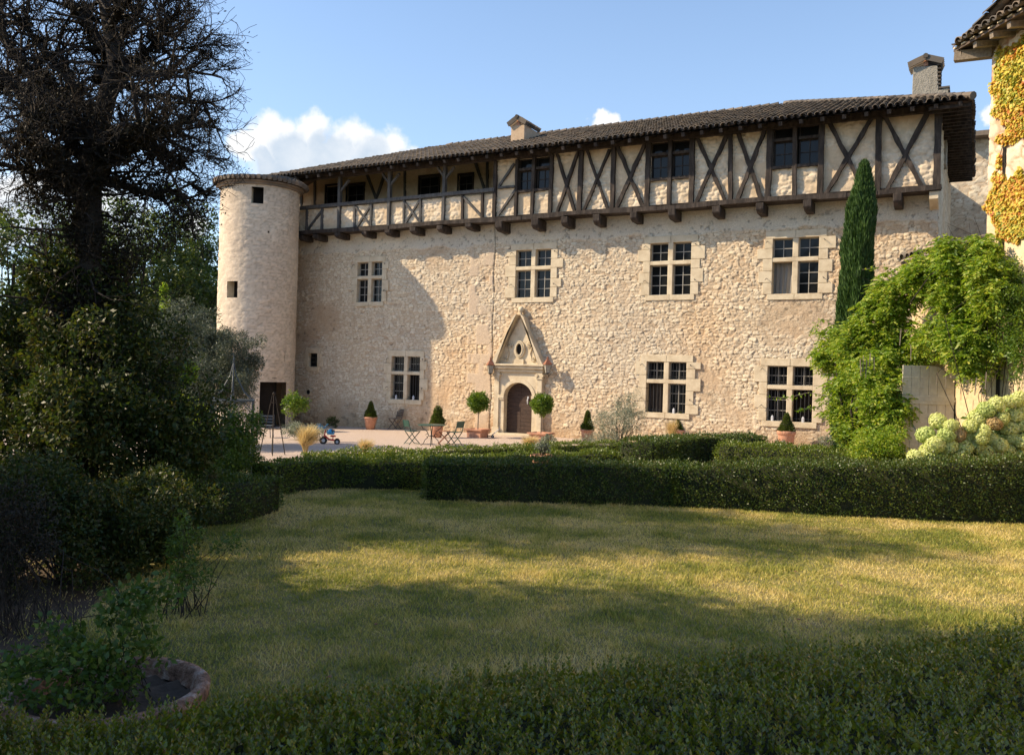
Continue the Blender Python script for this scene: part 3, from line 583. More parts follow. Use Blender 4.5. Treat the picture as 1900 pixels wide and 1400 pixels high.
relief('gallery_end_wall', 0, YG-YT-.1, 9, ZE+.3, 0, [], .08, M['plaster'], chateau, infill, axis=(np.array([XG, YT+.1, 0.]), np.array([0, 1., 0]), np.array([-1., 0, 0])))
# right end of the timber storey
mb = MB(); mb.box((X1-.12, YT+.0, ZJ-.05), (X1+.02, YW, ZE)); mb.build('end_panel', M['ashlar'], chateau)
def win_simple(r, Y, nx, nz, lat=None, m='wood'):
    par = MB(); x0, x1, z0, z1 = r; par.box((x0-.06, Y-.10, z0-.10), (x1+.06, Y+.16, z0)); par.box((x0-.06, Y-.09, z1), (x1+.06, Y+.16, z1+.09)); par.box((x0-.06, Y-.09, z0), (x0, Y+.16, z1)); par.box((x1, Y-.09, z0), (x1+.06, Y+.16, z1))
    o = par.build('window', M[m], chateau)
    if lat:
        for a, b in ((x0, (x0+x1)/2-.07), ((x0+x1)/2+.07, x1)):
            casement(a, b, z0+(z1-z0)*lat+.05, z1, 1, 1, Y+.12, o, m, th=.04); casement(a, b, z0, z0+(z1-z0)*lat-.05, 2, 2, Y+.12, o, m, th=.04)
        tb = MB(); tb.box((x0, Y-.06, z0+(z1-z0)*lat-.05), ((x0+x1)/2-.07, Y+.16, z0+(z1-z0)*lat+.05)); tb.box(((x0+x1)/2+.07, Y-.06, z0+(z1-z0)*lat-.05), (x1, Y+.16, z0+(z1-z0)*lat+.05)); tb.build('transom', M[m], o)
    else: casement(x0, x1, z0, z1, nx, nz, Y+.06, o, 'greywood', th=.05)
    bk = MB(); bk.box((x0-.05, Y+.2, z0-.05), (x1+.05, Y+.23, z1+.05)); bk.build('dark_interior', M['dark'], o)
for r in winT: win_simple(r, YT, 2, 2, .66)
for r in gwin: win_simple(r, YG, 2, 2)
posts = [((921, 300), (918, 406), .17), ((961, 297), (958, 402), .13), ((993, 290), (988, 400), .15), ((1026, 288), (1021, 400), .17), ((1080, 281), (1075.5, 396), .20), ((1140, 273), (1136.6, 389), .19),
         ((1205, 264), (1201, 386), .22), ((1245, 259), (1242, 384), .17), ((1286, 255), (1283, 381), .22), ((1356, 247), (1356, 376), .17), ((1430, 238), (1425, 372), .22), ((1476, 229), (1474, 368), .17), ((1526.5, 224), (1521.5, 365), .22), ((1631.6, 211), (1628, 360), .22), ((1742, 203), (1737, 353), .26)]
for a, b, w in posts: beam('post', a, b, w*.84, d=.2)
braces = [((1033, 282), (1068, 396)), ((1074, 281), (1034, 397)), ((1089, 277), (1129, 389)), ((1132, 278), (1083, 394)), ((1146, 272), (1194, 385)), ((1197, 268), (1144, 388)),
          ((1294, 255), (1347, 376)), ((1350, 250), (1291, 379)), ((1370, 245), (1414, 373)), ((1419, 243), (1367, 375)), ((1538, 226), (1606, 360)), ((1620, 216), (1530, 365)), ((1641, 214), (1715, 355)), ((1722, 208), (1643, 358))]
for k, (a, b) in enumerate(braces): beam('brace', a, b, (.14 if k > 3 else .11), d=.13+.03*(k % 2), wob=.22, n=9)
for a, b in (((925, 349), (956, 346)), ((926, 347), (955, 304)), ((925, 400), (958, 352))): beam('brace', a, b, .09, d=.12, m='greywood')
gp = [((546, 330), (545.5, 434), .2), ((632, 328), (630, 426), .17), ((725, 316), (722, 420), .17), ((827, 304), (823, 413), .17)]
for a, b, w in gp: beam('post', a, b, w*.8, d=.18, m='greywood', wob=.06)
rl = MB(); a = tp(546, 388); b = tp(919, 352.6); rl.bar((a[0], YT-.03, a[2]), (b[0], YT-.03, b[2]), .15, .2, 10, .08, (0, 1, 0)); rl.build('gallery_rail', M['greywood'], chateau)
for zx in (625, 717, 915, 1015, 1215, 1315, 1570, 1690):
    x = 380+zx/3.276; ya = 388-(x-546)*.0949; yb = 434-(x-545)*.0685; beam('stud', (x, ya+2), (x-1, yb-1), .10, d=.12, wob=.1, n=4, m='greywood' if zx < 1500 else 'wood')
for a, b in (((627, 745), (715, 625)), ((920, 735), (1010, 597)), ((920, 602), (1013, 720)), ((1220, 705), (1310, 562)), ((1220, 577), (1310, 695)), ((1575, 542), (1685, 663))):
    beam('brace', (380+a[0]/3.276, 200+a[1]/3.276), (380+b[0]/3.276, 200+b[1]/3.276), .09, d=.10, wob=.12, n=4, m='greywood')
for (x, y0) in ((632, 334), (725, 322), (827, 310)):
    beam('knee_brace', (x, y0+22), (x+17, y0), .09, d=.1, n=3, m='greywood')
    if x > 640: beam('knee_brace', (x, y0+22), (x-15, y0), .09, d=.1, n=3, m='greywood')
beam('knee_brace', (549, 352), (560, 334), .09, d=.1, n=3, m='greywood')
for x, y0, y1 in ((560, 338, 388), (585, 336, 384), (752, 318, 372), (905, 300, 356)): beam('post', (x, y0), (x, y1), .12, d=.1, n=3, Y=YG, m='greywood', wob=.05)
for a, b in (((682, 325), (700, 372)), ((714, 325), (698, 372)), ((883, 303), (900, 352))): beam('brace', a, b, .13, d=.1, n=3, Y=YG, m='greywood')
sl = MB(); R = random.Random(5); xs = np.linspace(xtw, X1+.1, 30)
for i in range(29):
    z0_ = 8.93+.03*sin(i*.9); z1_ = 8.93+.03*sin((i+1)*.9); sl.bar((xs[i], YT-.06, z0_), (xs[i+1], YT-.06, z1_), .30, .17 if i < 12 else .14+.05*R.random(), 2, .12, (0, 0, 1), R)
sl.build('jetty_beam', M['wood'], chateau)
fl = MB(); fl.box((xtw, YT-.10, 9.03), (X1+.1, YW-.02, 9.06)); fl.box((xtw, YT+.15, 8.87), (X1, YW-.02, 8.9)); fl.build('jetty_boards', M['wood'], chateau)
for x in (558, 585, 626, 676, 719, 766, 816, 869, 925, 992, 1047, 1106, 1175, 1246, 1328, 1409, 1497, 1664):
    p = tp(x, 405, YT-.2); zt = 8.84; mb = MB(); w = random.uniform(.14, .165); hh = random.uniform(.36, .42) if x > 900 else random.uniform(.24, .3)
    mb.add([(p[0]-w, YT-.22, zt), (p[0]+w, YT-.22, zt), (p[0]+w*.95, YT-.2, zt-hh*.62), (p[0]-w*.95, YT-.22, zt-hh*.66), (p[0]-w, YW+.02, zt), (p[0]+w, YW+.02, zt), (p[0]+w, YW+.02, zt-hh), (p[0]-w, YW+.02, zt-hh), (p[0]+w*.85, YT-.06, zt-hh), (p[0]-w*.85, YT-.05, zt-hh*.98)],
           [(0, 1, 2, 3), (3, 2, 8, 9), (9, 8, 6, 7), (4, 5, 1, 0), (0, 3, 9, 7, 4), (1, 5, 6, 8, 2)])
    mb.build('corbel', M['wood'], chateau, bevel=.02)
mb = MB(); p = tp(1734, 370, YT-.1); mb.add([(p[0]-.16, YT-.1, 8.84), (X1+.02, YT-.1, 8.84), (X1+.02, YT-.1, 8.6), (p[0]-.16, YT-.1, 8.6), (p[0]-.16, YW, 8.84), (X1+.02, YW, 8.84), (X1+.02, YW, 8.35), (p[0]-.16, YW, 8.35)], [(0, 1, 2, 3), (3, 2, 6, 7), (0, 3, 7, 4), (1, 5, 6, 2), (4, 5, 1, 0)]); mb.build('corbel', M['ashlar'], chateau)
# wall plate and rafters
pl = MB(); pl.bar((xtw, YT-.04, ZE-.22), (X1+.1, YT-.04, ZE-.22), .24, .2, 30, .08, (0, 0, 1)); pl.build('wall_plate', M['wood'], chateau)
SL = tan(radians(21)); YE = 30.03; ZE0 = 11.46
def rz(Y): return ZE0+(Y-YE)*SL
YR = YE+7.2; XR = -.35          # ridge line, right overhang
for i, x in enumerate(np.linspace(xtw+.2, XR-.3, 42)):
    mb = MB(); mb.bar((x, YE+.05, rz(YE+.05)-.13), (x, YE+3.5, rz(YE+3.5)-.13), .12, .14, 1, 0, (0, 0, 1)); mb.build('rafter', M['wood'], chateau)
def canal_tiles(name, org, along, upd, ncol, nrow, pitch, course, parent, m='tile', R=None, w=.092, keep=None):
    """rows of half-round cover tiles over flatter channel tiles on a sloping plane"""
    R = R or random.Random(9); along = unit(np.array(along, float)); upd = unit(np.array(upd, float)); nr = np.cross(along, upd); nr = nr if nr[2] > 0 else -nr; V = []; F = []; org = np.array(org, float)
    for c in range(ncol):
        cj = R.uniform(-.012, .012)
        for r_ in range(nrow):
            s = (r_+R.uniform(-.05, .05))*course; j = R.uniform(-.01, .01)+cj; lift = R.uniform(0, .018); base = org+along*((c+.5)*pitch+j)+upd*(s-(R.uniform(0, .06) if r_ == 0 else 0))
            if keep and not keep(base): continue
            n = 6; w0 = w*1.08*R.uniform(.95, 1.06); w1 = w*.86; L = course*1.12; k0 = len(V); th = .016
            for q, (ww, ss_, hh) in enumerate(((w0, 0, .055+lift), (w1, L, .030))):
                for sh in (0, th):
                    for k in range(n+1): a = pi*k/n; V.append(base+upd*ss_+along*((ww-sh)*cos(a))+nr*(hh-.02+(ww-sh)*.95*sin(a)))
            m1 = n+1
            for k in range(n): F.append((k0+k, k0+k+1, k0+2*m1+k+1, k0+2*m1+k)); F.append((k0+k, k0+m1+k, k0+m1+k+1, k0+k+1))
            # channel tile between covers
            k0 = len(V); cb = base+along*(pitch*.5); 
            for q, (ss_, hh) in enumerate(((-.02, .01), (L, 0.))):
                for k in range(5): a = pi+pi*k/4; V.append(cb+upd*ss_+along*(w*.9*cos(a))+nr*(hh+.055+w*.7*sin(a)))
            for k in range(4): F.append((k0+k, k0+k+1, k0+5+k+1, k0+5+k))
    return npmesh(name, V, F, M[m], parent, True)
ncol = int((XR-xtw+.4)/.225); ups = (0, 1, SL)
roof = MB(); roof.add([(xtw-2.4, YE+.03, rz(YE)-.045), (XR+.0, YE+.03, rz(YE)-.045), (XR-7., YR, rz(YR)-.045), (xtw+4.5, YR, rz(YR)-.045)], [(0, 1, 2, 3)])
roof.add([(xtw-2.4, YE+.03, rz(YE)-.005), (XR+.0, YE+.03, rz(YE)-.005), (XR-7., YR, rz(YR)-.005), (xtw+4.5, YR, rz(YR)-.005)], [(0, 1, 2, 3)])
roof.add([(xtw-2.4, YE, rz(YE)-.03), (xtw+4.5, YR, rz(YR)-.03), (xtw-2.4, YR+6, rz(YE)-.03)], [(0, 1, 2)])
roof.add([(xtw+4.5, YR+.01, rz(YR)-.02), (XR-7., YR+.01, rz(YR)-.02), (XR, 41.6, 11.4), (xtw-6, 41.6, 11.4)], [(0, 1, 2, 3)])
roof.add([(XR, YE, rz(YE)-.04), (XR, 41.6, 11.42), (XR-7., YR, rz(YR)-.02)], [(0, 1, 2)])
roof = roof.build('roof', M['board'], chateau)
canal_tiles('roof_tiles', (xtw-2.45, YE-.02, rz(YE)+.01), (1, 0, 0), ups, ncol+9, 21, .225, .345, roof, keep=lambda b: xtw-2.5+(b[1]-YE)*.97 < b[0] < XR-(b[1]-YE)*.97)
rt_ = MB(); R = random.Random(2)
for i in range(int((XR-7.-xtw-4.5)/.38)):
    x = xtw+4.5+i*.38; rt_.tube([(x, YR, rz(YR)+.03), (x+.40, YR, rz(YR)+.06)], [.10, .12], 8)
rt_.build('ridge_tiles', M['tile'], roof)
canal_tiles('hip_tiles', (XR+.03, YE+.1, rz(YE)+.02), (0, 1, 0), (-1, 0, SL), 48, 20, .235, .345, roof, R=random.Random(4), keep=lambda b: XR-b[0] < (b[1]-YE)*.97)
ed = MB()
for i in range(27): y = YE+.2+i*.42; ed.box((X1-.3, y, rz(YE)-.17), (XR+.0, y+.09, rz(YE)-.06))
ed.build('side_rafters', M['wood'], roof)
hr = MB()
for i in range(26):
    t0, t1 = i/26, (i+1)/26+.01; a = np.array([XR+.05, YE-.02, rz(YE)+.07]); b = np.array([XR-7., YR, rz(YR)+.07]); hr.tube([a+(b-a)*t0, a+(b-a)*t1], [.13, .11], 8)
hr.build('hip_ridge', M['tile'], roof)
# eave board over the gallery left end
# --- chimneys
def chimney(px, py_top, py_bot, wpx, Yc, depth, m, cap, stepd=False):
    a = FP(px-wpx/2, py_bot, Yc); b = FP(px+wpx/2, py_bot, Yc); zt = FP(px, py_top, Yc)[2]; zb = rz(Yc)-(2.6 if stepd else .3); ch = MB()
    poly = [(a[0], Yc, zb), (b[0], Yc, zb), (b[0], Yc, zt), (a[0], Yc, zt)]
    if stepd: poly = [(a[0], Yc, zb), (b[0]+.32, Yc, zb), (b[0]+.32, Yc, zt-.85), (b[0]+.0, Yc, zt-.95), (b[0]-.05, Yc, zt-.05), (a[0]+.03, Yc, zt)]
    ch.prism(poly, (0, depth, 0)); o = ch.build('chimney', M[m], roof, bevel=.015); xm = (a[0]+b[0])/2; w = b[0]-a[0]; R = random.Random(3); c = MB()
    h = w*.36 if not stepd else w*.22
    for s in (-1, 1):
        for q in range(int(depth/.2)+1):
            y = Yc-.1+q*.2; c.bar((xm+s*(w/2+.12), y, zt+.06), (xm+s*.02, y+R.uniform(-.01, .01), zt+.08+h), .21, .05, 2, .05, (0, 1, 0), R)
    if stepd:
        for k in range(6): zz = zt-.05-k*.14; c.box((b[0]-.06, Yc-.02, zz), (b[0]+.06, Yc+depth, zz+.05))
        c.box((b[0]-.0, Yc-.04, zt-.90), (b[0]+.36, Yc+depth, zt-.84))
        for k in range(5): zz = zt-1.0-k*.13; c.box((b[0]+.31, Yc-.01, zz), (b[0]+.36, Yc+depth, zz+.045))
    c.tube([(xm, Yc-.16, zt+.12+h), (xm, Yc+depth+.1, zt+.12+h)], .09, 8); c.build('chimney_cap', M['tile'], roof)
    s = MB(); s.box((xm-.07, Yc+.02, zt), (xm+.07, Yc+.12, zt+h+.05)); s.build('chimney_prop', M['terra'], roof)
chimney(960, 233, 266, 25, 33.6, 1.5, 'brick', 1)
chimney(1716, 122, 180, 50, 34.2, .9, 'cement', 2, True)

# --- round corner tower
TC = np.array([-29.26, 29.17]); TR = 1.74; TH = 10.72
def tower():
    na = 150; nz = 230; th = np.linspace(0, 2*pi, na+1); zz = np.linspace(-.4, TH, nz); T, Z = np.meshgrid(th, zz)
    X = T*TR; d = .022*fbm(X*5, Z*7, 61)+.03*fbm(X*1.2, Z*1.2, 62); F1, F2, I = voro(X/.34, Z/.15, 63); bare = ss(.35, .6, fbm(X*.7+2, Z*.5, 64)); jn = ss(.02, .2, F2-F1); d = d+.026*jn*(.55+.45*bare)*(.5+.5*I)
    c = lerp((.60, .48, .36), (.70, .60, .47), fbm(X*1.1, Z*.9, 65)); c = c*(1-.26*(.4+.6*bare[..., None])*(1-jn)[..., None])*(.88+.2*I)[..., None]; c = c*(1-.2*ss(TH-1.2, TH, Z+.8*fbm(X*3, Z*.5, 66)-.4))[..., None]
    r = TR+d-.02; V = np.stack([TC[0]+r*np.cos(T), TC[1]+r*np.sin(T), Z], -1); n1 = na+1; i = np.arange(nz*n1).reshape(nz, n1)
    F = np.stack([i[:-1, :-1], i[:-1, 1:], i[1:, 1:], i[1:, :-1]], -1).reshape(-1, 4); tc_ = ((T[:-1, :-1]+T[1:, 1:])/2).ravel(); zc = ((Z[:-1, :-1]+Z[1:, 1:])/2).ravel(); keep = np.ones(len(F), bool); hs = []
    def hole(px0, py0, px1, py1):
        # hit the cylinder with the two corner rays
        def hit(px, py):
            d_ = ray(px, py); o = CAM[:2]-TC; a = d_[:2]@d_[:2]; b = 2*(o@d_[:2]); c_ = o@o-TR*TR; disc = b*b-4*a*c_; t = (-b-sqrt(max(disc, 0)))/(2*a); p = CAM+d_*t; return atan2(p[1]-TC[1], p[0]-TC[0]) % (2*pi), p[2]
        t0, z1_ = hit(px0, py0); t1, z0_ = hit(px1, py1); return t0, t1, z0_, z1_
    for q in ((467, 347, 490, 378), (422, 521, 440, 552), (496, 429, 500, 433), (484, 708, 529, 792)):
        h = hole(*q); h = (h[0], h[1]+(2*pi if h[1] < h[0] else 0), h[2], h[3]); hs.append(h); keep &= ~((((tc_ > h[0]) & (tc_ < h[1])) | (tc_+2*pi < h[1])) & (zc > (h[2] if q[1] < 700 else -1)) & (zc < h[3]))
    tw = npmesh('tower', V.reshape(-1, 3), F[keep], M['plaster'], chateau, True, col=c.reshape(-1, 3))
    for k, (t0, t1, z0_, z1_) in enumerate(hs):
        mb = MB(); dk = MB()
        if k == 3: z0_ = -.2
        t0 -= .012; t1 += .012; nq = 8; P_ = lambda t, rr, z: (TC[0]+rr*cos(t), TC[1]+rr*sin(t), z); ro, ri = TR+.0, TR-.4
        if k == 3: ri = TR-.25
        mb.add([P_(t0, ro, z0_), P_(t0, ri, z0_), P_(t0, ri, z1_), P_(t0, ro, z1_), P_(t1, ro, z0_), P_(t1, ri, z0_), P_(t1, ri, z1_), P_(t1, ro, z1_)], [(0, 1, 2, 3), (4, 7, 6, 5), (0, 4, 5, 1)] if k < 3 else [])
        if k == 3:
            for q in range(nq): ta = t0+(t1-t0)*q/nq; tb_ = t0+(t1-t0)*(q+1)/nq; mb.add([P_(ta, ro+.01, z1_), P_(tb_, ro+.01, z1_), P_(tb_, ri, z1_), P_(ta, ri, z1_)], [(0, 1, 2, 3)]); dk.add([P_(ta, ri-.3, z0_), P_(tb_, ri-.3, z0_), P_(tb_, ri-.3, z1_+.1), P_(ta, ri-.3, z1_+.1)], [(0, 1, 2, 3)])
        else: dk.add([P_(t0-.05, ri-.01, z0_-.05), P_(t1+.05, ri-.01, z0_-.05), P_(t1+.05, ri-.01, z1_+.05), P_(t0-.05, ri-.01, z1_+.05)], [(0, 1, 2, 3)])
        mb.build('opening_reveal', M['ashlar'], tw); dk.build('dark_interior', M['dark'], tw)
    # low conical roof of canal tiles with a stepped tile cornice
    V = []; F = []; R = random.Random(8); ap = np.array([TC[0]+.5, TC[1]+1.7, TH+.86]); RR = TR+.30; nn = 56
    cz = MB(); cz.lathe((TC[0], TC[1], TH-.12), [(TR-.05, 0), (TR+.10, .0), (TR+.12, .10), (TR+.20, .11), (TR+.22, .17), (TR-.1, .18)], 48, False); cz.build('tower_cornice', M['tile'], tw)
    cone = MB(); vs = [(TC[0]+RR*cos(2*pi*k/nn), TC[1]+RR*sin(2*pi*k/nn), TH+.09) for k in range(nn)]+[tuple(ap)]; cone.add(vs, [(k, (k+1) % nn, nn) for k in range(nn)]+[tuple(range(nn-1, -1, -1))]); tr = cone.build('tower_roof', M['board'], tw)
    tb = MB()
    for k in range(nn):
        a = 2*pi*(k+.5)/nn; e = np.array([TC[0]+(RR+.05)*cos(a), TC[1]+(RR+.05)*sin(a), TH+.14]); L = np.linalg.norm(ap-e); n = int(L/.36)
        for q in range(n-1):
            s0 = q/n; s1 = (q+1.1)/n; rr = .105*(1-.62*s0); tb.tube([e+(ap-e)*s0+np.array([0, 0, R.uniform(.0, .03)]), e+(ap-e)*s1], [rr*1.05, rr*.85], 6)
    tb.build('tower_roof_tiles', M['tile'], tw)
tower()
mb = MB(); mb.box((-31.6, 29.6, -.4), (-29.32, YW+.2, 11.2)); mb.build('added_link_wall', M['brick'], chateau)  # unseen wall added between tower and facade to block leaking sun

# rear wing roof edge
rb = MB(); rb.bar((-1, 44.0, 13.95), (9, 44.0, 13.95), .7, .22, 20, .08, (0, 0, 1)); rb.build('rear_roof_edge', M['tile'], chateau)

# ------------------------------------------------------------------ right pavilion with lower wing
fh = np.array([-sin(YAW), cos(YAW), 0.]); rh = np.array([cos(YAW), sin(YAW), 0.])
JB = D(1774, 760, 20.5); JB[2] = 0; _t = unit(rh*(-.127)+fh)            # wall runs from the camera side away along _t
NW = np.cross(_t, [0, 0, 1.]); NW = NW if NW@(-rh) > 0 else -NW         # faces the sun
def WP(px, py):                # photo point -> (distance along the wall, height) on the pavilion wall
    d = ray(px, py); t = ((JB-CAM)@NW)/(d@NW); p = CAM+d*t; return (p-JB)@_t, p[2]
def wl(s, h, o=0.): p = JB+_t*s+NW*o; return np.array([p[0], p[1], h])
pav = thing('pavilion', wl(-4, 0, -2), 'tall ochre outbuilding at the right edge with creeper on its wall and a tiled eave', 'outbuilding')
sc0 = WP(1838, 200)[0]; HP = 10.34
def pav_kind(X, Z, s):
    d, c = stone(X, Z, 71, .55, .34, .03, mort=(.50, .24, .14)); zt = 6.4+.3*(fbm(X*1.3, X*0, 72)-.5); t = ss(.1, -.1, Z-zt)
    c2 = lerp((.62, .46, .28), (.76, .62, .42), fbm(X*1.1, Z*1.1, 73)); d2 = .02*fbm(X*4, Z*4, 74); return d*(1-t)+d2*t, c*(1-t[..., None])+c2*t[..., None]
relief('pavilion_wall', -12.5, sc0, 0, HP, 0, [], .05, M['plaster'], pav, pav_kind, axis=(JB, _t, NW))
mb = MB(); q = lambda s, o, h: wl(s, h, o)
mb.add([q(sc0, 0, 0), q(sc0, -6, 0), q(sc0, -6, HP), q(sc0, 0, HP)], [(0, 1, 2, 3)]); mb.add([q(-12.5, 0, 0), q(-12.5, -6, 0), q(-12.5, -6, HP), q(-12.5, 0, HP)], [(0, 1, 2, 3)]); mb.build('gable_wall', M['ochre'], pav)
# wing wall with the arched gateway
def wing_kind(X, Z, s):
    d = .03*fbm(X*3, Z*3, 81); return d, lerp((.60, .44, .26), (.76, .60, .38), fbm(X*.9, Z*1.1, 82))
relief('wing_wall', sc0+.01, 1.6, 0, 5.6, 0, [(0, 1.35, -1, 2.62)], .05, M['plaster'], pav, wing_kind, axis=(JB, _t, NW))
mb = MB(); mb.add([q(0, -.02, 0), q(0, -.5, 0), q(0, -.5, 2.7), q(0, -.02, 2.7), q(1.35, -.02, 0), q(1.35, -.5, 0), q(1.35, -.5, 2.7), q(1.35, -.02, 2.7)], [(0, 1, 2, 3), (4, 7, 6, 5), (3, 2, 6, 7)]); mb.build('gateway_reveal', M['ochre'], pav)
mb = MB(); mb.add([q(-.2, -.9, 0), q(1.6, -.9, 0), q(1.6, -.9, 3), q(-.2, -.9, 3)], [(0, 1, 2, 3)]); mb.build('dark_passage', M['dark'], pav)
mb = MB(); mb.prism([q(1.6, 0, 0), q(1.6, -5, 0), q(1.6, -5, 5.4), q(1.6, 0, 5.4)], _t*.3); mb.build('end_wall', M['ochre'], pav)
mb = MB(); mb.prism([q(sc0, .45, 5.55), q(sc0, .5, 5.68), q(sc0, -4, 6.9), q(sc0, -4, 6.75)], _t*(1.7-sc0)); wr = mb.build('wing_roof', M['board'], pav)
canal_tiles('wing_roof_tiles', wl(sc0+.02, 5.72, .55), _t, tuple(-NW+np.array([0, 0, .27])), 11, 10, .225, .345, wr, R=random.Random(12))
# pavilion roof: boards, rafters, tiles
ov = .6; ez = HP-.04; SLP = .28; ee = .52
ec = q(sc0+ee, ov, ez)
mb = MB(); mb.prism([q(-12.8, ov, ez), q(sc0+ee, ov, ez), q(sc0+ee-2.5, -3, ez+4*SLP), q(-12.8, -3, ez+4*SLP)], (0, 0, .05)); pr = mb.build('roof', M['board'], pav)
mb = MB(); mb.prism([q(sc0+ee, ov, ez), q(sc0+ee, -7, ez), q(sc0+ee-2.5, -3, ez+4*SLP)], (0, 0, .05)); mb.build('hip', M['board'], pr)
canal_tiles('roof_tiles', tuple(q(-12.8, ov+.08, ez+.10)), _t, tuple(-NW+np.array([0, 0, SLP])), int((sc0+ee+12.8)/.24), 12, .24, .36, pr, R=random.Random(22), w=.10, keep=lambda b: (b-JB)@_t < sc0+ee-(ov-(b-JB)@NW)*.6)
canal_tiles('hip_tiles', tuple(q(sc0+ee+.06, ov, ez+.10)), -NW, tuple(-_t+np.array([0, 0, SLP*1.2])), 24, 6, .24, .36, pr, R=random.Random(23), w=.10)
for i in range(24):
    s = sc0+.4-i*.55; mb = MB(); mb.bar(q(s, ov-.06, ez-.07), q(s, -.3, ez-.07+.36*SLP*1.2), .12, .13, 1, 0); mb.build('rafter', M['palebark'], pav)
for i in range(40):
    s = sc0+ee-.02-i*.3; mb = MB(); a = q(s, ov+.03, ez+.055); mb.prism([a, q(s-.14, ov+.03, ez+.055), q(s-.14, ov-.25, ez+.09), q(s, ov-.25, ez+.09)], (0, 0, .03)); mb.build('eave_batten', M['ashlar'], pav)
mb = MB(); mb.bar(q(sc0+ee, ov-.03, ez-.11), q(sc0, 0, ez-.16), .2, .22, 1, 0); mb.build('hip_beam', M['palebark'], pav)

# gate leaf standing open at a right angle to the wall
gt = thing('gate_leaf', wl(.0, 0, .05), 'open cream painted plank gate leaf with curved top and diagonal brace below the wisteria', 'gate')
GWd = 1.26; ax_ = NW*1.0; al = -rh*.995-fh*.02; al = unit(al)
def gp_(u, h, d=0.): p = wl(0.02, 0, .04)+al*u-fh*d; return np.array([p[0], p[1], h])
def topc(u): return 2.98-.42*max(0, (.55-u)/.55)**2.0
nb = 6
for k in range(nb):
    u0 = k*GWd/nb+.004; u1 = (k+1)*GWd/nb-.004; b = MB(); ys = [u0+(u1-u0)*i/3 for i in range(4)]
    b.prism([gp_(u0, .12), gp_(u1, .12)]+[gp_(u, topc(u)) for u in ys[::-1]], fh*.03); b.build('plank', M['creamgate'], gt)
for h0, h1, nm in ((.10, .30, 'rail'), (2.06, 2.26, 'rail'), (2.44, 2.46, 'rail'), (2.68, 2.70, 'rail')):
    b = MB(); b.prism([gp_(0.01, h0, .001), gp_(GWd-.01, h0, .001), gp_(GWd-.01, h1, .001), gp_(0.01, h1, .001)], -fh*(.03 if h1-h0 > .1 else .006)); b.build(nm, M['creamgate'], gt, bevel=.002)
b = MB(); b.prism([gp_(.02, .31, .001), gp_(.24, .31, .001), gp_(GWd-.02, 2.0, .001), gp_(GWd-.02, 2.05, .001), gp_(GWd-.16, 2.05, .001)], -fh*.028); b.build('brace', M['creamgate'], gt, bevel=.002)
b = MB(); b.prism([gp_(-.12, 2.13, .034), gp_(.75, 2.14, .034), gp_(.75, 2.18, .034), gp_(-.12, 2.18, .034)], -fh*.008); b.build('strap_hinge', M['creamgate'], gt)

# ------------------------------------------------------------------ boundary planting
def img_hedge(label, pts, width, dens, lsz, **k):       # (px, base row, top row) in the photo
    P = []
    for x, yb, yt in pts: g = G(x, yb); P.append((g[0], g[1], topz(g, yt+(0))-0+0*x)) 
    return hedge(label, P, width, dens, lsz, **k)
def zt(px, yb, yt):
    g = G(px, yb); d = ray(px, yt); t = (g-CAM)[:2]@d[:2]/(d[:2]@d[:2]); return (g[0], g[1], CAM[2]+d[2]*t)
def hb(label, pts, width, dens=900, lsz=.045, **k): return hedge(label, [zt(*p) for p in pts], width, dens, lsz, **k)
def htop(label, pts, h, width, dens=700, lsz=.05, **k): return hedge(label, [(*G(x, y, h)[:2], h) for x, y in pts], width, dens, lsz, **k)
hb('long dark front hedge running to the right edge before the hydrangea', [(1249, 941, 868), (1400, 948, 866), (1500, 955, 864), (1700, 965, 862), (1900, 972, 853), (2080, 988, 848)], .8, 1000)
hb('middle front hedge block between the left step back and the joint right of centre', [(785, 928, 857), (900, 932, 858), (1100, 936, 861), (1262, 941, 866)], .75, 1000)
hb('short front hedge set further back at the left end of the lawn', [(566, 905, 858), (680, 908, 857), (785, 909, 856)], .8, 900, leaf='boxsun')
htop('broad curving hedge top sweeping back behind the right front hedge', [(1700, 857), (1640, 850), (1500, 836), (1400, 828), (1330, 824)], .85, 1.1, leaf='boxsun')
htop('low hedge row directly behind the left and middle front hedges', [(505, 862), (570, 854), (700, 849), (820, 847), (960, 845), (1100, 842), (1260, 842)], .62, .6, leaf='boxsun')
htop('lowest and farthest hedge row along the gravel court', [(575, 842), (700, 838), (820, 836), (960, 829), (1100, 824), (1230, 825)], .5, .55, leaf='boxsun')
htop('raised hedge block near the facade ending at the potted cone on the right', [(1212, 822), (1300, 810), (1426, 811)], .95, .9)
hb('dark shaded hedge block jutting into the lawn from the left', [(372, 980, 907), (440, 972, 897), (526, 948, 884)], 1.3, 800)
htop('shaded hedge row crossing the rose beds at the left', [(330, 818), (400, 816), (480, 812)], .7, .8)
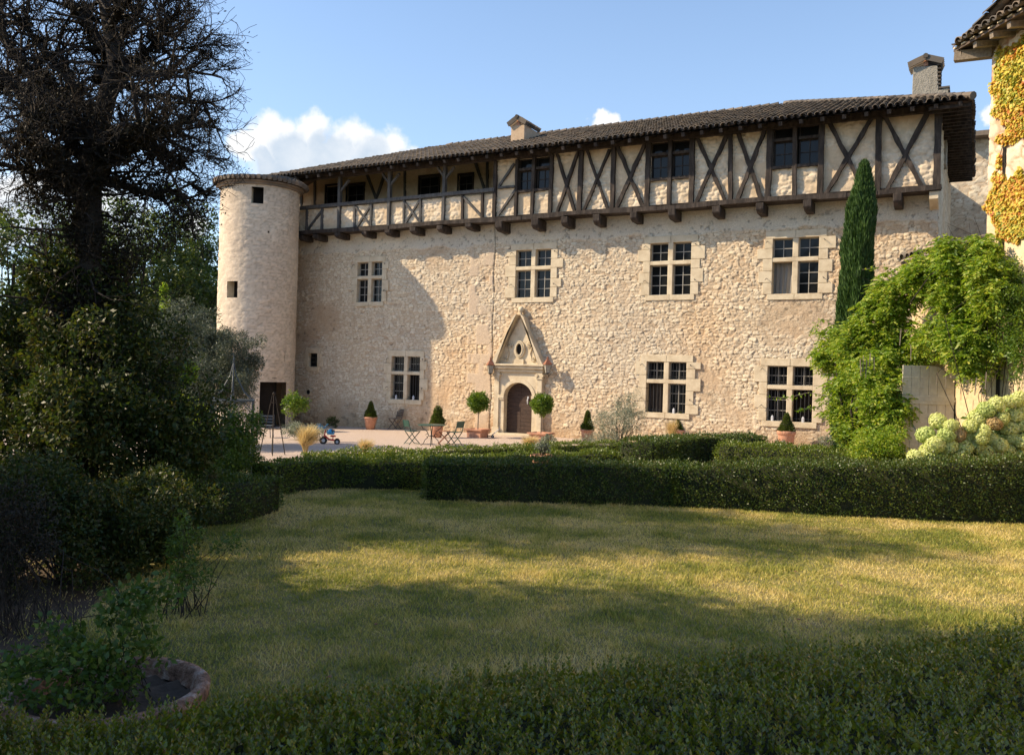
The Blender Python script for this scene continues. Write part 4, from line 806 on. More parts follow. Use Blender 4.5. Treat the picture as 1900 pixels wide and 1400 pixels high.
# near hedge
def near():
    pts = [(-3.3, 3.9), (-1.8, 4.0), (-.8, 4.35), (0, 4.72), (1.2, 5.1), (2.6, 5.6), (4.2, 6.4)]
    P = np.array([cw(l, z)[:2] for l, z in pts]); P0 = np.array([cw(l, 2.1)[:2] for l, z in pts]); t = thing('box_hedge', (P[3][0], P[3][1], 0), 'unclipped foreground box hedge with bright upright shoots along the bottom of the picture', 'hedge', 'clipped box hedges of the parterre')
    n = 78000; l = rng.uniform(-3.3, 4.2, n); zf = np.interp(l, [p[0] for p in pts], [p[1] for p in pts]); z = 2.1+(zf-2.1)*rng.random(n)**.85; edge = ss(.0, .25, zf-z)
    hh = .86+.07*(fbm(l*1.6, z*1.6, 90)-.5)*2-.07*(1-edge); k = rng.random(n); hgt = hh-.20*k**1.6-.10*ss(.55, .75, vn(l*7, z*7, 98))
    Pp = np.stack([cw(a, b, c) for a, b, c in zip(l, z, hgt)]); 
    V = [leafv(Pp, unit(np.c_[rng.normal(0, .55, n), rng.normal(0, .55, n), rng.uniform(.1, 1.1, n)]), .033*rng.uniform(.7, 1.3, n), .018*rng.uniform(.8, 1.2, n), None, .12)]
    # far face
    m = 16000; l = rng.uniform(-3.3, 4.2, m); zf = np.interp(l, [p[0] for p in pts], [p[1] for p in pts])+.02*rng.normal(size=m); hgt = rng.uniform(.05, .75, m); Pp = np.stack([cw(a, b, c) for a, b, c in zip(l, zf, hgt)])
    V.append(leafv(Pp, unit(np.array([*fh])*.6+rdir(m)*.8+[0, 0, .3]), .027, .015))
    # upright shoots, each with opposite leaf pairs
    ns = 3600; sl_ = rng.uniform(-3.2, 4.1, ns); zf = np.interp(sl_, [p[0] for p in pts], [p[1] for p in pts]); sz = 2.2+(zf-2.2)*rng.random(ns)**.7; ht = rng.uniform(.05, .15, ns)*np.where(rng.random(ns) < .06, 1.8, 1); segs = []
    lean = rng.normal(0, .22, (ns, 2)); A = []; B = []; Lz = []
    for i in range(ns):
        b0 = .84+.07*(float(fbm(np.array(sl_[i]*1.6), np.array(sz[i]*1.6), 90))-.5)*2-.07*(1-float(ss(.0, .25, np.array(zf[i]-sz[i]))))-.03; b = cw(sl_[i], sz[i], b0); tdir = np.array([lean[i, 0], lean[i, 1], 1.]); tdir /= np.linalg.norm(tdir); e = b+tdir*ht[i]; segs.append((*b, *e, .0016, .0009)); npair = int(ht[i]/.016)
        for q in range(npair):
            a = q*1.57+i; f = q/max(1, npair); sd = np.array([cos(a), sin(a), .9+.8*f])
            for s in (-1, 1): A.append(b+tdir*ht[i]*(q+.5)/npair); B.append(np.array([sd[0]*s, sd[1]*s, sd[2]])); Lz.append(.030*(1.15-.45*f))
    A = np.array(A); B = unit(np.array(B)); Lz = np.array(Lz)*rng.uniform(.85, 1.2, len(A)); V.append(leafv(A, B, Lz, Lz*.5, np.tile([0, 0, 1.], (len(A), 1)), .1))
    leafmesh('foliage', np.concatenate(V), M['nearbox'], t); segmesh('stems', segs, M['palebark'], t, 3)
    core = MB(); N = len(pts); c0 = [cw(a, 2.1, .0) for a, z in pts]; c1 = [cw(a, 2.1, .70) for a, z in pts]; c2 = [cw(a, z-.22, .70) for a, z in pts]; c3 = [cw(a, z-.08, .45) for a, z in pts]; c4 = [cw(a, z-.08, 0) for a, z in pts]
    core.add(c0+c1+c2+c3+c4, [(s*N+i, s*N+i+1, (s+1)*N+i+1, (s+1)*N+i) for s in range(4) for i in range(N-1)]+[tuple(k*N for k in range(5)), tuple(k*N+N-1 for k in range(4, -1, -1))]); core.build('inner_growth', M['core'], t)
near()

# ------------------------------------------------------------------ lawn grass
def lawn():
    m, N, L, B = nodes('grass_blade'); B.inputs['Roughness'].default_value = .6; B.inputs['Specular IOR Level'].default_value = .25
    g = N.new('ShaderNodeNewGeometry'); tc = N.new('ShaderNodeTexCoord'); n = N.new('ShaderNodeTexNoise'); n.inputs['Scale'].default_value = .55; n.inputs['Detail'].default_value = 8; n.inputs['Roughness'].default_value = .6; L.new(tc.outputs['Object'], n.inputs['Vector'])
    a = N.new('ShaderNodeMath'); a.operation = 'MULTIPLY_ADD'; a.inputs[1].default_value = .5; L.new(g.outputs['Random Per Island'], a.inputs[0]); s = N.new('ShaderNodeMapRange'); s.inputs['From Min'].default_value = .40; s.inputs['From Max'].default_value = .60; s.inputs['To Min'].default_value = .0; s.inputs['To Max'].default_value = .55; L.new(n.outputs['Fac'], s.inputs['Value']); L.new(s.outputs[0], a.inputs[2])
    r = N.new('ShaderNodeValToRGB'); e = r.color_ramp.elements; cs = [(0, (.12, .18, .028)), (.25, (.25, .28, .05)), (.5, (.47, .43, .10)), (.72, (.68, .56, .19)), (1, (.82, .66, .32))]
    while len(e) < 5: e.new(.5)
    for i, (p, c) in enumerate(cs): e[i].position = p; e[i].color = (*c, 1)
    L.new(a.outputs[0], r.inputs[0]); L.new(r.outputs[0], B.inputs['Base Color']); t = N.new('ShaderNodeBsdfTranslucent'); L.new(r.outputs[0], t.inputs[0]); mx = N.new('ShaderNodeMixShader'); mx.inputs[0].default_value = .38; L.new(B.outputs[0], mx.inputs[1]); L.new(t.outputs[0], mx.inputs[2]); L.new(mx.outputs[0], N['Material Output'].inputs[0])
    n_ = 520000; z = 3.9+15.2*rng.random(n_)**1.15; l = rng.uniform(-1, 1, n_)*(z*.62+1.9)+.8; keep = ~((l < -4.0-.12*np.maximum(z-7.6, 0)) & (z < 15.2) & (rng.random(n_) > .12)); keep &= (z < 18.3+.0*l) & ~((z > 16.7) & (l > -1.7)); z = z[keep]; l = l[keep]; n_ = len(z)
    X = l*cos(YAW)-z*sin(YAW); Y = l*sin(YAW)+z*cos(YAW); tuft = ss(.62, .72, fbm(X*2.3, Y*2.3, 96, 3)); h = rng.uniform(.015, .042, n_)*(1+.8*(fbm(X*.8, Y*.8, 95)-.5)+.9*(rng.random(n_) < .04)+1.1*tuft); w = .0022+.00042*z; a = rng.random(n_)*2*pi; ln = rng.normal(0, .55, (n_, 2))*h[:, None]
    P = np.c_[X, Y, np.zeros(n_)]; s_ = np.c_[np.cos(a)*w, np.sin(a)*w, np.zeros(n_)]; V = np.stack([P-s_, P+s_, P+np.c_[ln, h]], 1).reshape(-1, 3)
    o = npmesh('grass', V, np.arange(len(V)).reshape(-1, 3), m); tag(o, 'short half dry lawn grass between the hedges', 'grass', kind='stuff')
lawn()

# ------------------------------------------------------------------ trees and shrubs on the left
def yew():
    b = D(152, 900, 13.2); b[2] = 0; t = thing('yew_tree', b, 'tall dark half dead conifer with bare twiggy crown and thick black trunk at the left', 'tree'); R = random.Random(21); out = []; tips = []
    top = D(165, 330, 13.2); out += [(*b, *((b+top)/2+[.06, 0, 0]), .25, .22), (*((b+top)/2+[.06, 0, 0]), *top, .22, .2)]
    pts = [top, D(185, 230, 13.2), D(215, 120, 13.1), D(190, -20, 13.3), D(170, -140, 13.2)]
    for i in range(4): out.append((*pts[i], *pts[i+1], .2-.035*i, .17-.04*i))
    limbs = [(170, 350, 255, 240, .12), (180, 260, 90, 150, .12), (190, 300, 345, 225, .10), (160, 330, 45, 250, .1), (165, 300, 10, 150, .09), (205, 180, 300, 60, .10), (215, 130, 345, 130, .08), (180, 220, 40, 40, .1), (200, 100, 100, -40, .1), (190, 330, 340, 370, .08), (175, 200, -60, 120, .1), (200, 60, 290, -60, .08), (165, 360, 90, 330, .10), (210, 150, 380, 190, .06), (150, 320, -60, 300, .08), (200, 240, 330, 300, .09), (180, 150, 250, 20, .09), (150, 240, 60, 220, .09), (120, 200, -30, 20, .1)]
    for x0, y0, x1, y1, r in limbs:
        dz = R.uniform(-1.4, 1.4); p = D(x0, y0, 13.2); e = D(x1, y1, 13.2+dz); L = np.linalg.norm(e-p); n = 5; q = p; d = (e-p)/L
        for k in range(n):
            qq = p+(e-p)*(k+1)/n+np.array([R.gauss(0, .07) for _ in range(3)])*L*.3; out.append((*q, *qq, r*(1-.16*k), r*(1-.16*(k+1))))
            if k >= 0:
                for _ in range(4): e_ = np.array([R.gauss(0, 1), R.gauss(0, 1), R.gauss(.1, .8)]); grow(qq, d*.7+e_*.8/np.linalg.norm(e_), L*.38*R.uniform(.6, 1.2), r*.35, 2, out, tips, .9, 3, .28, .02, .62, 3, .5, R)
            q = qq
    for k in range(130):
        h = R.uniform(.15, 1.5); p = b+(top-b)*min(h, 1)+np.array([0, 0, max(0, h-1)*8]); a = R.uniform(0, 2*pi); grow(p, (cos(a), sin(a), R.uniform(-.3, .4)), R.uniform(.5, 1.3), .03, 2, out, tips, .9, 2, .3, -.02, .6, 3, .5, R)
    # bare top sprigs against the sky
    for x0, y0, x1, y1 in ((295, 100, 318, -5), (300, 95, 392, 90), (290, 150, 395, 118), (330, 190, 388, 200), (280, 60, 330, 20), (350, 240, 392, 226), (300, 260, 385, 280), (330, 330, 375, 350), (290, 20, 345, -20)):
        p = D(x0, y0, 13.1); e = D(x1, y1, 13.1); L = np.linalg.norm(e-p); 
        for _ in range(2): grow(p, (e-p)/L+np.array([R.gauss(0, .05) for _ in range(3)]), L, .022, 2, out, tips, .45, 3, .07, .0, .4, 6, .3, R)
    print('yew segs', len(out), len(tips)); s = np.array(out); s[:, 6:8] = np.maximum(s[:, 6:8], .0035); thick = s[:, 6] > .03
    segmesh('trunk', s[thick], M['bark'], t, 6); segmesh('twigs', s[~thick], M['bark'], t, 3, False)
    T = np.array([p for p, d in tips]); n = 100000; sel = vn(T[:, 0]*1.8, T[:, 2]*1.8+T[:, 1], 50) > .50; T2 = T[sel]; L0 = s[thick]; u = rng.random((6, len(L0), 1)); LP = (L0[None, :, :3]*(1-u)+L0[None, :, 3:6]*u).reshape(-1, 3); tk = np.array([(b+(top-b)*k_/26)+np.array([R.gauss(0, .22), R.gauss(0, .22), 0]) for k_ in range(8, 27)]*3+[D(x, y, 13.1) for x, y in ((250, 335), (280, 350), (310, 370), (345, 385), (360, 410), (330, 420), (240, 400), (215, 430), (300, 440), (260, 460), (120, 420), (90, 450))]); V = np.concatenate([clumps(tk, .30, 26000, .06, .4), clumps(T2, .10, 17000, .055, .3), clumps(LP, .12, 36000, .075, .3)])
    leafmesh('dry_foliage', V, M['yew'], t)
yew()
def px_spec(px, py, z, rx, ry, rd=None):
    c = D(px, py, z); a = rx/F0*z; return (tuple(c), (a, rd if rd else a, ry/F0*z))
# dark evergreen mass under the conifer
bush('evergreen_shrub', 'large dark evergreen thicket below the half dead conifer at the left edge', 'shrub', [px_spec(60, 690, 13.5, 150, 150, 1.6), px_spec(200, 690, 13, 110, 160, 1.5), px_spec(110, 840, 12, 190, 160, 1.5), px_spec(275, 810, 12.5, 85, 160, 1.2), px_spec(150, 520, 13.3, 60, 80, .8)], 'shade', .075, 80000, 260, .34, stems=30, base=D(130, 950, 12.6)*[1, 1, 0])
bush('evergreen_shrub', 'low brown green thicket in front of the big evergreen at the lower left', 'shrub', [px_spec(40, 960, 9.5, 150, 110, .9), px_spec(190, 980, 9.8, 130, 95, .9), px_spec(290, 960, 10.4, 70, 90, .7)], 'shade', .05, 52000, 200, .22, stems=24, base=D(120, 1100, 9.5)*[1, 1, 0])
bush('dry_shrub', 'brown leafless twiggy bush at the left edge above the terracotta bowl', 'shrub', [px_spec(0, 1000, 7.8, 70, 120, .5)], 'yew', .03, 9000, 80, .14, stems=70, base=D(10, 1180, 7.8)*[1, 1, 0], sr=.25, bs=.25)
# screen of trees left of the frame, which shade the lawn
for k, (l, z, h, r_, lab) in enumerate(((-9.5, 3.0, 10.8, 3.0, 'broad lime tree left of the frame nearest the camera'), (-11.0, 6.8, 11.3, 2.6, 'second broad lime tree left of the frame'), (-13.5, 15.6, 12, 2.3, 'tall lime tree left of the frame beside the half dead conifer'))):
    b = cw(l, z); tree('lime_tree', (b[0], b[1], 0), h, r_, lab, 'bgleaf', .24, 42000, 230, .28, .06, group='lime trees beside the lawn', clr=.8)
# trees behind
R = random.Random(4)
for k, (px, ptop, z, rpx, lab) in enumerate(((20, 370, 50, 150, 'green tree behind the thicket at the far left edge'), (150, 385, 56, 120, 'green tree behind the trunk of the half dead conifer'), (262, 365, 52, 105, 'tall green tree seen under the dead branches'), (368, 405, 62, 46, 'leafy tree right beside the round tower'), (330, 500, 54, 70, 'lower green tree behind the olive tree'), (95, 520, 46, 150, 'low dense green tree behind the evergreen thicket'))):
    b = D(px, 700, z); h = topz_ = (CAM+ray(px, ptop)*z)[2]; tree('garden_tree', (b[0], b[1], -.3), h+.3, rpx/F0*z, lab, 'bgleaf', .26, 16000, 130, .28, .12, group='trees beyond the garden', clr=.8)
bush('olive_tree', 'grey green olive tree in front of the round tower', 'tree', [px_spec(345, 645, 28, 75, 75, 1.6), px_spec(415, 668, 27.5, 58, 66, 1.4), px_spec(395, 715, 27, 85, 48, 1.5)], 'olivetree', .085, 80000, 330, .27, stems=40, asp=.26, base=D(385, 780, 27.5)*[1, 1, 0])
bush('slim_cypress', 'slender pale green upright conifer above the olive tree', 'tree', [px_spec(305, 575, 30, 5, 60, .15)], 'wist', .09, 1500, 25, .10, stems=2, base=D(305, 750, 30)*[1, 1, 0])
bush('young_tree', 'young tree with bright sunlit leaves on a thin stem left of the olive', 'tree', [px_spec(335, 690, 15, 38, 22, .3), px_spec(312, 728, 15, 18, 28, .25)], 'wist', .085, 900, 34, .12, stems=20, base=D(312, 880, 15)*[1, 1, 0])
bush('leafy_shrub', 'yellow green shrub beside the metal gazebo', 'shrub', [px_spec(345, 770, 20, 35, 28, .5), px_spec(375, 800, 19, 30, 22, .4)], 'wist', .07, 3000, 50, .16, base=D(360, 840, 20)*[1, 1, 0])
bush('rose_bush', 'dark rose bush growing through the metal gazebo', 'shrub', [px_spec(440, 795, 17, 45, 38, .5), px_spec(430, 845, 16.5, 48, 42, .5)], 'rose', .055, 11000, 90, .16, base=D(435, 900, 16.8)*[1, 1, 0], group='rose bushes')
bush('rose_bush', 'low dark rose bush beside the shaded hedge block', 'shrub', [px_spec(345, 860, 14.5, 55, 35, .5), px_spec(330, 930, 12.5, 45, 50, .4)], 'rose', .05, 9000, 90, .16, base=D(340, 960, 13.5)*[1, 1, 0], group='rose bushes')
bush('rose_bush', 'thin rose with arching stems catching sun by the lawn edge', 'shrub', [px_spec(345, 1000, 8.6, 28, 50, .2), px_spec(360, 1060, 8.4, 30, 35, .2), px_spec(418, 1005, 8.6, 30, 14, .12)], 'rose', .040, 1500, 46, .09, sr=.3, bs=.12, stems=26, base=D(345, 1150, 8.5)*[1, 1, 0], group='rose bushes')
bush('white_rose_bush', 'low white flowering bush on the gravel near the tower', 'shrub', [px_spec(553, 796, 31, 28, 12, .6), px_spec(585, 800, 31, 22, 10, .5)], 'olive', .06, 3500, 50, .16, base=D(560, 812, 31)*[1, 1, 0])
bush('potted_shrub', 'round bright green shrub beside the tower door', 'shrub', [px_spec(547, 746, 36, 19, 20, .45)], 'bay', .10, 2200, 40, .16, stems=8, base=D(545, 785, 36)*[1, 1, 0])
bush('wall_plant', 'small weedy plant at the foot of the shaded wall', 'plant', [px_spec(617, 782, 38.6, 11, 10, .2)], 'shade', .08, 500, 20, .1, base=D(617, 790, 38.6)*[1, 1, 0])
bush('silver_shrub', 'silvery twiggy olive shrub against the sunlit facade', 'shrub', [px_spec(1145, 780, 29.0, 48, 38, .8), px_spec(1165, 755, 29.0, 30, 26, .5), px_spec(1120, 815, 28.6, 50, 16, .7)], 'olive', .055, 14000, 170, .17, stems=60, asp=.25, base=D(1150, 840, 29)*[1, 1, 0])
bush('small_weed', 'low grey green herb at the foot of the doorway urn', 'plant', [px_spec(1018, 815, 30.5, 18, 8, .3)], 'olive', .05, 900, 20, .08, base=D(1018, 830, 30.5)*[1, 1, 0])
bush('small_weed', 'tuft of strappy green leaves beside the cypress foot', 'plant', [px_spec(1532, 818, 26, 14, 9, .2)], 'olive', .1, 500, 14, .08, asp=.15, base=D(1532, 832, 26)*[1, 1, 0])
bush('small_weed', 'grey herb in front of the right hand potted cone', 'plant', [px_spec(1452, 826, 26.5, 13, 8, .2)], 'olive', .05, 700, 14, .08, base=D(1452, 838, 26.5)*[1, 1, 0])
def cypress():
    b = D(1583, 800, 27.0); b[2] = 0; t = thing('cypress_tree', b, 'tall narrow green cypress standing against the right end of the facade', 'tree'); zt_ = (CAM+ray(1594, 302)*27)[2]; n = 78000
    h = rng.random(n)**.8; Z = .2+(zt_-.2)*h; rr = .44*np.clip(np.minimum((1-h)/.16, 1), 0, 1)**.6*(.72+.28*np.sin(h*2.6+.3)); a = rng.random(n)*2*pi
    lobes = .74+.42*vn(a*2.2, Z*1.5, 60)+.16*vn(a*6, Z*5, 61); r_ = rr*lobes*(.55+.45*rng.random(n)**.5); P = np.c_[b[0]+r_*np.cos(a)-.0*Z, b[1]+r_*np.sin(a), Z-.1]
    P[:, 0] += .12*np.maximum(0, 1-(zt_-Z)/6)*rh[0]+(.28-.28*np.minimum(1, Z/9))*-rh[0]; P[:, 1] += -(.28-.28*np.minimum(1, Z/9))*rh[1]
    A = unit(np.c_[np.cos(a)*.22, np.sin(a)*.22, np.ones(n)]+rdir(n)*.22); L = rng.uniform(.09, .26, n); leafmesh('foliage', leafv(P, A, L, L*.17), M['cyp'], t)
    segmesh('trunk', [(b[0], b[1], 0, b[0], b[1], zt_-.6, .12, .02)], M['bark'], t, 8)
cypress()
def wisteria():
    specs = [(1800, 470, 18.6, 62, 34), (1740, 500, 19, 68, 44), (1680, 535, 20, 60, 40), (1640, 580, 20.5, 45, 42), (1600, 640, 21, 50, 40), (1560, 655, 22, 42, 36), (1540, 622, 22.4, 26, 20), (1620, 705, 20.5, 50, 48), (1570, 735, 21.5, 38, 50), (1590, 790, 21, 36, 45), (1645, 740, 19.6, 40, 52), (1690, 645, 19, 45, 24), (1745, 624, 18.7, 58, 28), (1805, 640, 18.0, 55, 46), (1785, 570, 18.6, 50, 55), (1840, 520, 18.2, 30, 60), (1648, 640, 20.5, 26, 40), (1628, 690, 20, 34, 45), (1640, 805, 19.6, 32, 45), (1600, 600, 21, 30, 30)]
    def infront(x, y, z):
        if x < 1690: return z
        d = ray(x, y); o = .55; return ((JB+NW*o-CAM)@NW)/(d@NW)
    specs = [(x, y, infront(x, y, z+1.2), rx, ry) for x, y, z, rx, ry in specs]
    b = D(1600, 860, 21.5); b[2] = 0; t = thing('wisteria', b, 'sprawling bright green wisteria covering the low wing and reaching over the cypress', 'climbing plant'); out = []
    Cs = np.concatenate([blobC(D(x, y, z), (rx/F0*z, .4, ry/F0*z), int(46*rx*ry/2500), .15, .35) for x, y, z, rx, ry in specs]); nfr = 10500
    i = rng.integers(0, len(Cs), nfr); st = Cs[i]+rdir(nfr)*.22*rng.random((nfr, 1)); ad = unit(np.c_[rng.normal(-.25, .7, nfr), rng.normal(-.45, .6, nfr), rng.normal(-.25, .5, nfr)]); P = []; A = []; Ls = []; Nn = []
    for k in range(nfr):
        L = rng.uniform(.20, .36); m = 6; sd = np.cross(ad[k], [0, 0, 1.]); sd /= max(np.linalg.norm(sd), .1); 
        for q in range(m):
            f = (q+.6)/m; c = st[k]+ad[k]*L*f+np.array([0, 0, -.35*L*f*f])
            for s in (-1, 1): P.append(c); A.append(ad[k]*.55+sd*s*.8+np.array([0, 0, -.35])); Ls.append(rng.uniform(.07, .115))
    P = np.array(P); A = unit(np.array(A)); Ls = np.array(Ls); leafmesh('foliage', leafv(P, A, Ls, Ls*.42), M['wist'], t)
    R = random.Random(9)
    prev = D(1690, 560, 20.5)
    for x, y, z, rx, ry in specs:
        c = D(x, y, z); b0 = b if x < 1660 else prev; m = (b0+c)/2+np.array([R.gauss(0, .2), R.gauss(0, .2), .1]); prev = c; b_ = b0; out += [(*b_, *m, .035 if x < 1660 else .015, .03 if x < 1660 else .014), (*m, *c, .03 if x < 1660 else .012, .008)]
    for k in range(90):
        c = Cs[R.randrange(len(Cs))]; e = c+np.array([R.gauss(-.1, .3), R.gauss(-.2, .3), R.gauss(.1, .35)]); out.append((*c, *e, .006, .003))
    segmesh('stems', out, M['bark'], t, 5)
    pods = [(1596, 665), (1602, 660), (1608, 668), (1615, 655), (1622, 662), (1740, 690), (1755, 694), (1690, 640), (1672, 610), (1830, 690), (1812, 700), (1790, 696)]
    for x, y in pods:
        c = D(x, y, 20.3 if x < 1700 else infront(x, y, 0)-.5); mb = MB(); L = R.uniform(.25, .42); mb.bar(c, c-np.array([R.uniform(-.03, .03), 0, L]), .02, .012, 3, .15, (0, 1, 0)); mb.build('seed_pod', M['palebark'], t)
    # two long runners across the lower right window
    segs = []; P = []; A = []
    for pts in (((1540, 735), (1500, 728), (1460, 738), (1425, 736)), ((1545, 740), (1520, 755), (1495, 757), (1478, 760)), ((1600, 500), (1640, 495), (1660, 505)), ((1560, 610), (1530, 592), (1512, 600))):
        q = [D(x, y, 22.) for x, y in pts]
        for a_, b_ in zip(q, q[1:]):
            segs.append((*a_, *b_, .008, .005))
            for k in range(14): P.append(a_+(b_-a_)*R.random()+rdir(1)[0]*.04); A.append(rdir(1)[0]+np.array([0, 0, -.3]))
    segmesh('runner', segs, M['palebark'], t, 4); leafmesh('runner_foliage', leafv(np.array(P), unit(np.array(A)), .10, .05), M['wist'], t)
wisteria()
bush('climbing_ivy', 'dark small leaved ivy climbing the lit wall at the right edge', 'climbing plant', [px_spec(1885, 600, 18.1, 32, 75, .18), px_spec(1865, 530, 18.5, 34, 45, .18), px_spec(1895, 660, 17.9, 18, 50, .15)], 'bay', .06, 8200, 90, .17, stems=20, base=wl(-1.5, 0, .1), sr=.18)
bush('garden_shrub', 'yellow leaved low shrub below the wisteria', 'shrub', [px_spec(1600, 832, 19.5, 34, 26, .5), px_spec(1650, 820, 19.3, 28, 36, .4)], 'wist', .06, 4200, 70, .17, base=D(1610, 870, 19.5)*[1, 1, 0])
def creeper(label, regs, n):
    s0, h0 = WP(*regs[0][:2]); t = thing('virginia_creeper', wl(s0, h0, .0)*[1, 1, 0], label, 'climbing plant', 'creeper patches on the pavilion wall'); P = []
    ar = np.array([r_[2]*r_[3] for r_ in regs], float); cnt = (ar/ar.sum()*n).astype(int)
    for (x, y, rx, ry), c in zip(regs, cnt):
        a = rng.random(c)*2*pi; q = rng.random(c)**.5; q = q*(1+.18*np.sin(a*5+x)+.1*np.sin(a*11))
        for aa, qq in zip(a, q): s, h = WP(x+rx*qq*cos(aa), y+ry*qq*sin(aa)); P.append(wl(s, h, .02+.07*random.random()*(1-qq)))
    P = np.array(P); nn = np.tile(NW, (len(P), 1)); A = unit(np.array([0, 0, -1.])+rdir(len(P))*.6+nn*.35); L = rng.uniform(.055, .105, len(P))
    leafmesh('foliage', leafv(P, A, L, L*1.0, nn, .1), M['creeper'], t)
    seg = [(*wl(s0, .1, .03), *wl(s0, h0, .04), .03, .015)]
    for _ in range(30): p = P[random.randrange(len(P))]; seg.append((*wl(s0, h0, .03), *p, .012, .004))
    segmesh('stems', seg, M['bark'], t, 5)
creeper('large yellow and orange creeper patch under the pavilion eave', [(1872, 150, 28, 62), (1890, 200, 40, 45), (1900, 110, 30, 40)], 6500)
creeper('thin reddish creeper strand between the two yellow patches', [(1866, 258, 18, 9), (1885, 246, 22, 8), (1858, 300, 5, 16)], 420)
creeper('yellow green creeper patch on the middle of the pavilion wall', [(1865, 375, 30, 55), (1895, 380, 35, 58), (1880, 425, 30, 20)], 6000)

# hydrangea
def hydrangea():
    b = D(1830, 900, 17.9); b[2] = 0; t = thing('hydrangea_bush', b, 'hydrangea with big pale lime flower heads against the lit wall at the right', 'shrub')
    specs = [px_spec(1860, 805, 18.0, 70, 42, .4), px_spec(1770, 850, 18.0, 60, 28, .4), px_spec(1900, 835, 17.8, 60, 45, .3)]
    Cs = np.concatenate([blobC(s[0], s[1], 24, .1, .4) for s in specs]); leafmesh('foliage', clumps(Cs, .2, 4200, .13, .6), M['bay'], t)
    segmesh('stems', [(*b, *c, .012, .006) for c in Cs[::3]], M['palebark'], t, 5)
    protos = []
    for k in range(4):
        n = 900; d = rdir(n); P = d*(.145*(1+.07*rng.normal(size=(n, 1)))); P[:, 2] *= .85; A = unit(np.cross(d, rdir(n))+d*.15); V = leafv(P, A, .040, .038, d, .1); me = bpy.data.meshes.new('flower_head'); o = leafmesh('flower_head', V, M[('hyd', 'hydgreen', 'hyd', 'hydbrown')[k]], t, world=False); protos.append(o)
    heads = [(1741, 782), (1717, 806), (1765, 790), (1778, 806), (1700, 850), (1722, 840), (1735, 825), (1760, 828), (1745, 850), (1785, 850), (1790, 830), (1800, 790), (1815, 775), (1830, 760), (1850, 750), (1870, 745), (1890, 740), (1825, 800), (1845, 785), (1860, 775), (1885, 770), (1900, 790), (1840, 815), (1862, 808), (1880, 815), (1898, 820), (1812, 825), (1830, 840), (1850, 845), (1770, 862), (1808, 858), (1712, 862), (1750, 870), (1885, 850), (1868, 838), (1900, 755), (1820, 812), (1795, 812), (1755, 808), (1837, 772), (1875, 795), (1855, 825), (1895, 840), (1728, 858), (1690, 866), (1910, 810), (1915, 770)]
    for i, (x, y) in enumerate(heads):
        p = D(x, y, 17.55+random.uniform(-.2, .2)); k = 3 if (i in (3, 18, 28)) else (0, 2, 0, 1, 2)[i % 5]
        o = protos[k] if i in (0, 1, 2, 3) else protos[k].copy()
        if i > 3: S.collection.objects.link(o)
        if i <= 3: o = protos[i]
        o.parent = t; o.matrix_parent_inverse = Matrix.Identity(4); o.location = Vector(p)-t.location; sc = random.uniform(.85, 1.25); o.scale = (sc, sc, sc); o.rotation_euler = (random.random(), random.random(), random.random()*6)
hydrangea()

# ------------------------------------------------------------------ potted plants
def pot_mesh(mb, r, h, c=(0, 0, 0)): mb.lathe(c, [(r*.66, 0), (r*.95, h*.82), (r*.96, h*.84), (r*1.06, h*.85), (r*1.08, h*.98), (r*1.03, h), (r*.92, h), (r*.90, h*.9), (0.01, h*.9)], 28)
def cone_plant(label, px, pyb, pyp, pyt, rp, group='potted box cones along the facade', zz=None, rc=None, round_=0):
    g = GG(px, pyb) if zz is None else D(px, pyb, zz); z = (g-CAM)@fw; hp = (pyb-pyp)/F0*z; ht = (pyb-pyt)/F0*z; t = thing('potted_cone', tuple(g), label, 'potted plant', group); r = rp/F0*z; rc = (rc or rp*.95)/F0*z
    mb = MB(); pot_mesh(mb, r, hp, g); mb.build('pot', M['terra'], t, True); n = 4200; h = 1-rng.random(n)**.55; H = ht-hp*.95; prof = (1-h)**(.75 if not round_ else .5)*(1+.08*np.sin(h*9)); a = rng.random(n)*2*pi; rr = rc*prof*(.72+.36*rng.random(n)**2)*(.85+.35*vn(a*1.6+px, h*5, 31)); P = np.c_[g[0]+rr*np.cos(a), g[1]+rr*np.sin(a), g[2]+hp*.92+H*h*.97]
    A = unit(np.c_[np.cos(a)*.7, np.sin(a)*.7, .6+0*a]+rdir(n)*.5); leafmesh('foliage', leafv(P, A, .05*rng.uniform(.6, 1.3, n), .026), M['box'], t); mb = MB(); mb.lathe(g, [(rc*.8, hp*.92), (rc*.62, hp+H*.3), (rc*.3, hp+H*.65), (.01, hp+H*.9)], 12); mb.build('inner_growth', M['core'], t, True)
cone_plant('potted box cone left of the slatted chair on the shaded wall', 687, 797, 773, 742, 12)
cone_plant('fatter potted box cone behind the green bistro table', 811, 812, 785, 750, 12, rc=13, round_=1)
cone_plant('potted box cone half hidden behind the silver shrub', 1089, 822, 796, 758, 12)
cone_plant('thin potted box cone behind the pale feather grass', 1260, 826, 797, 762, 11, rc=9)
cone_plant('potted box cone under the rightmost lower window', 1458, 842, 799, 763, 16)
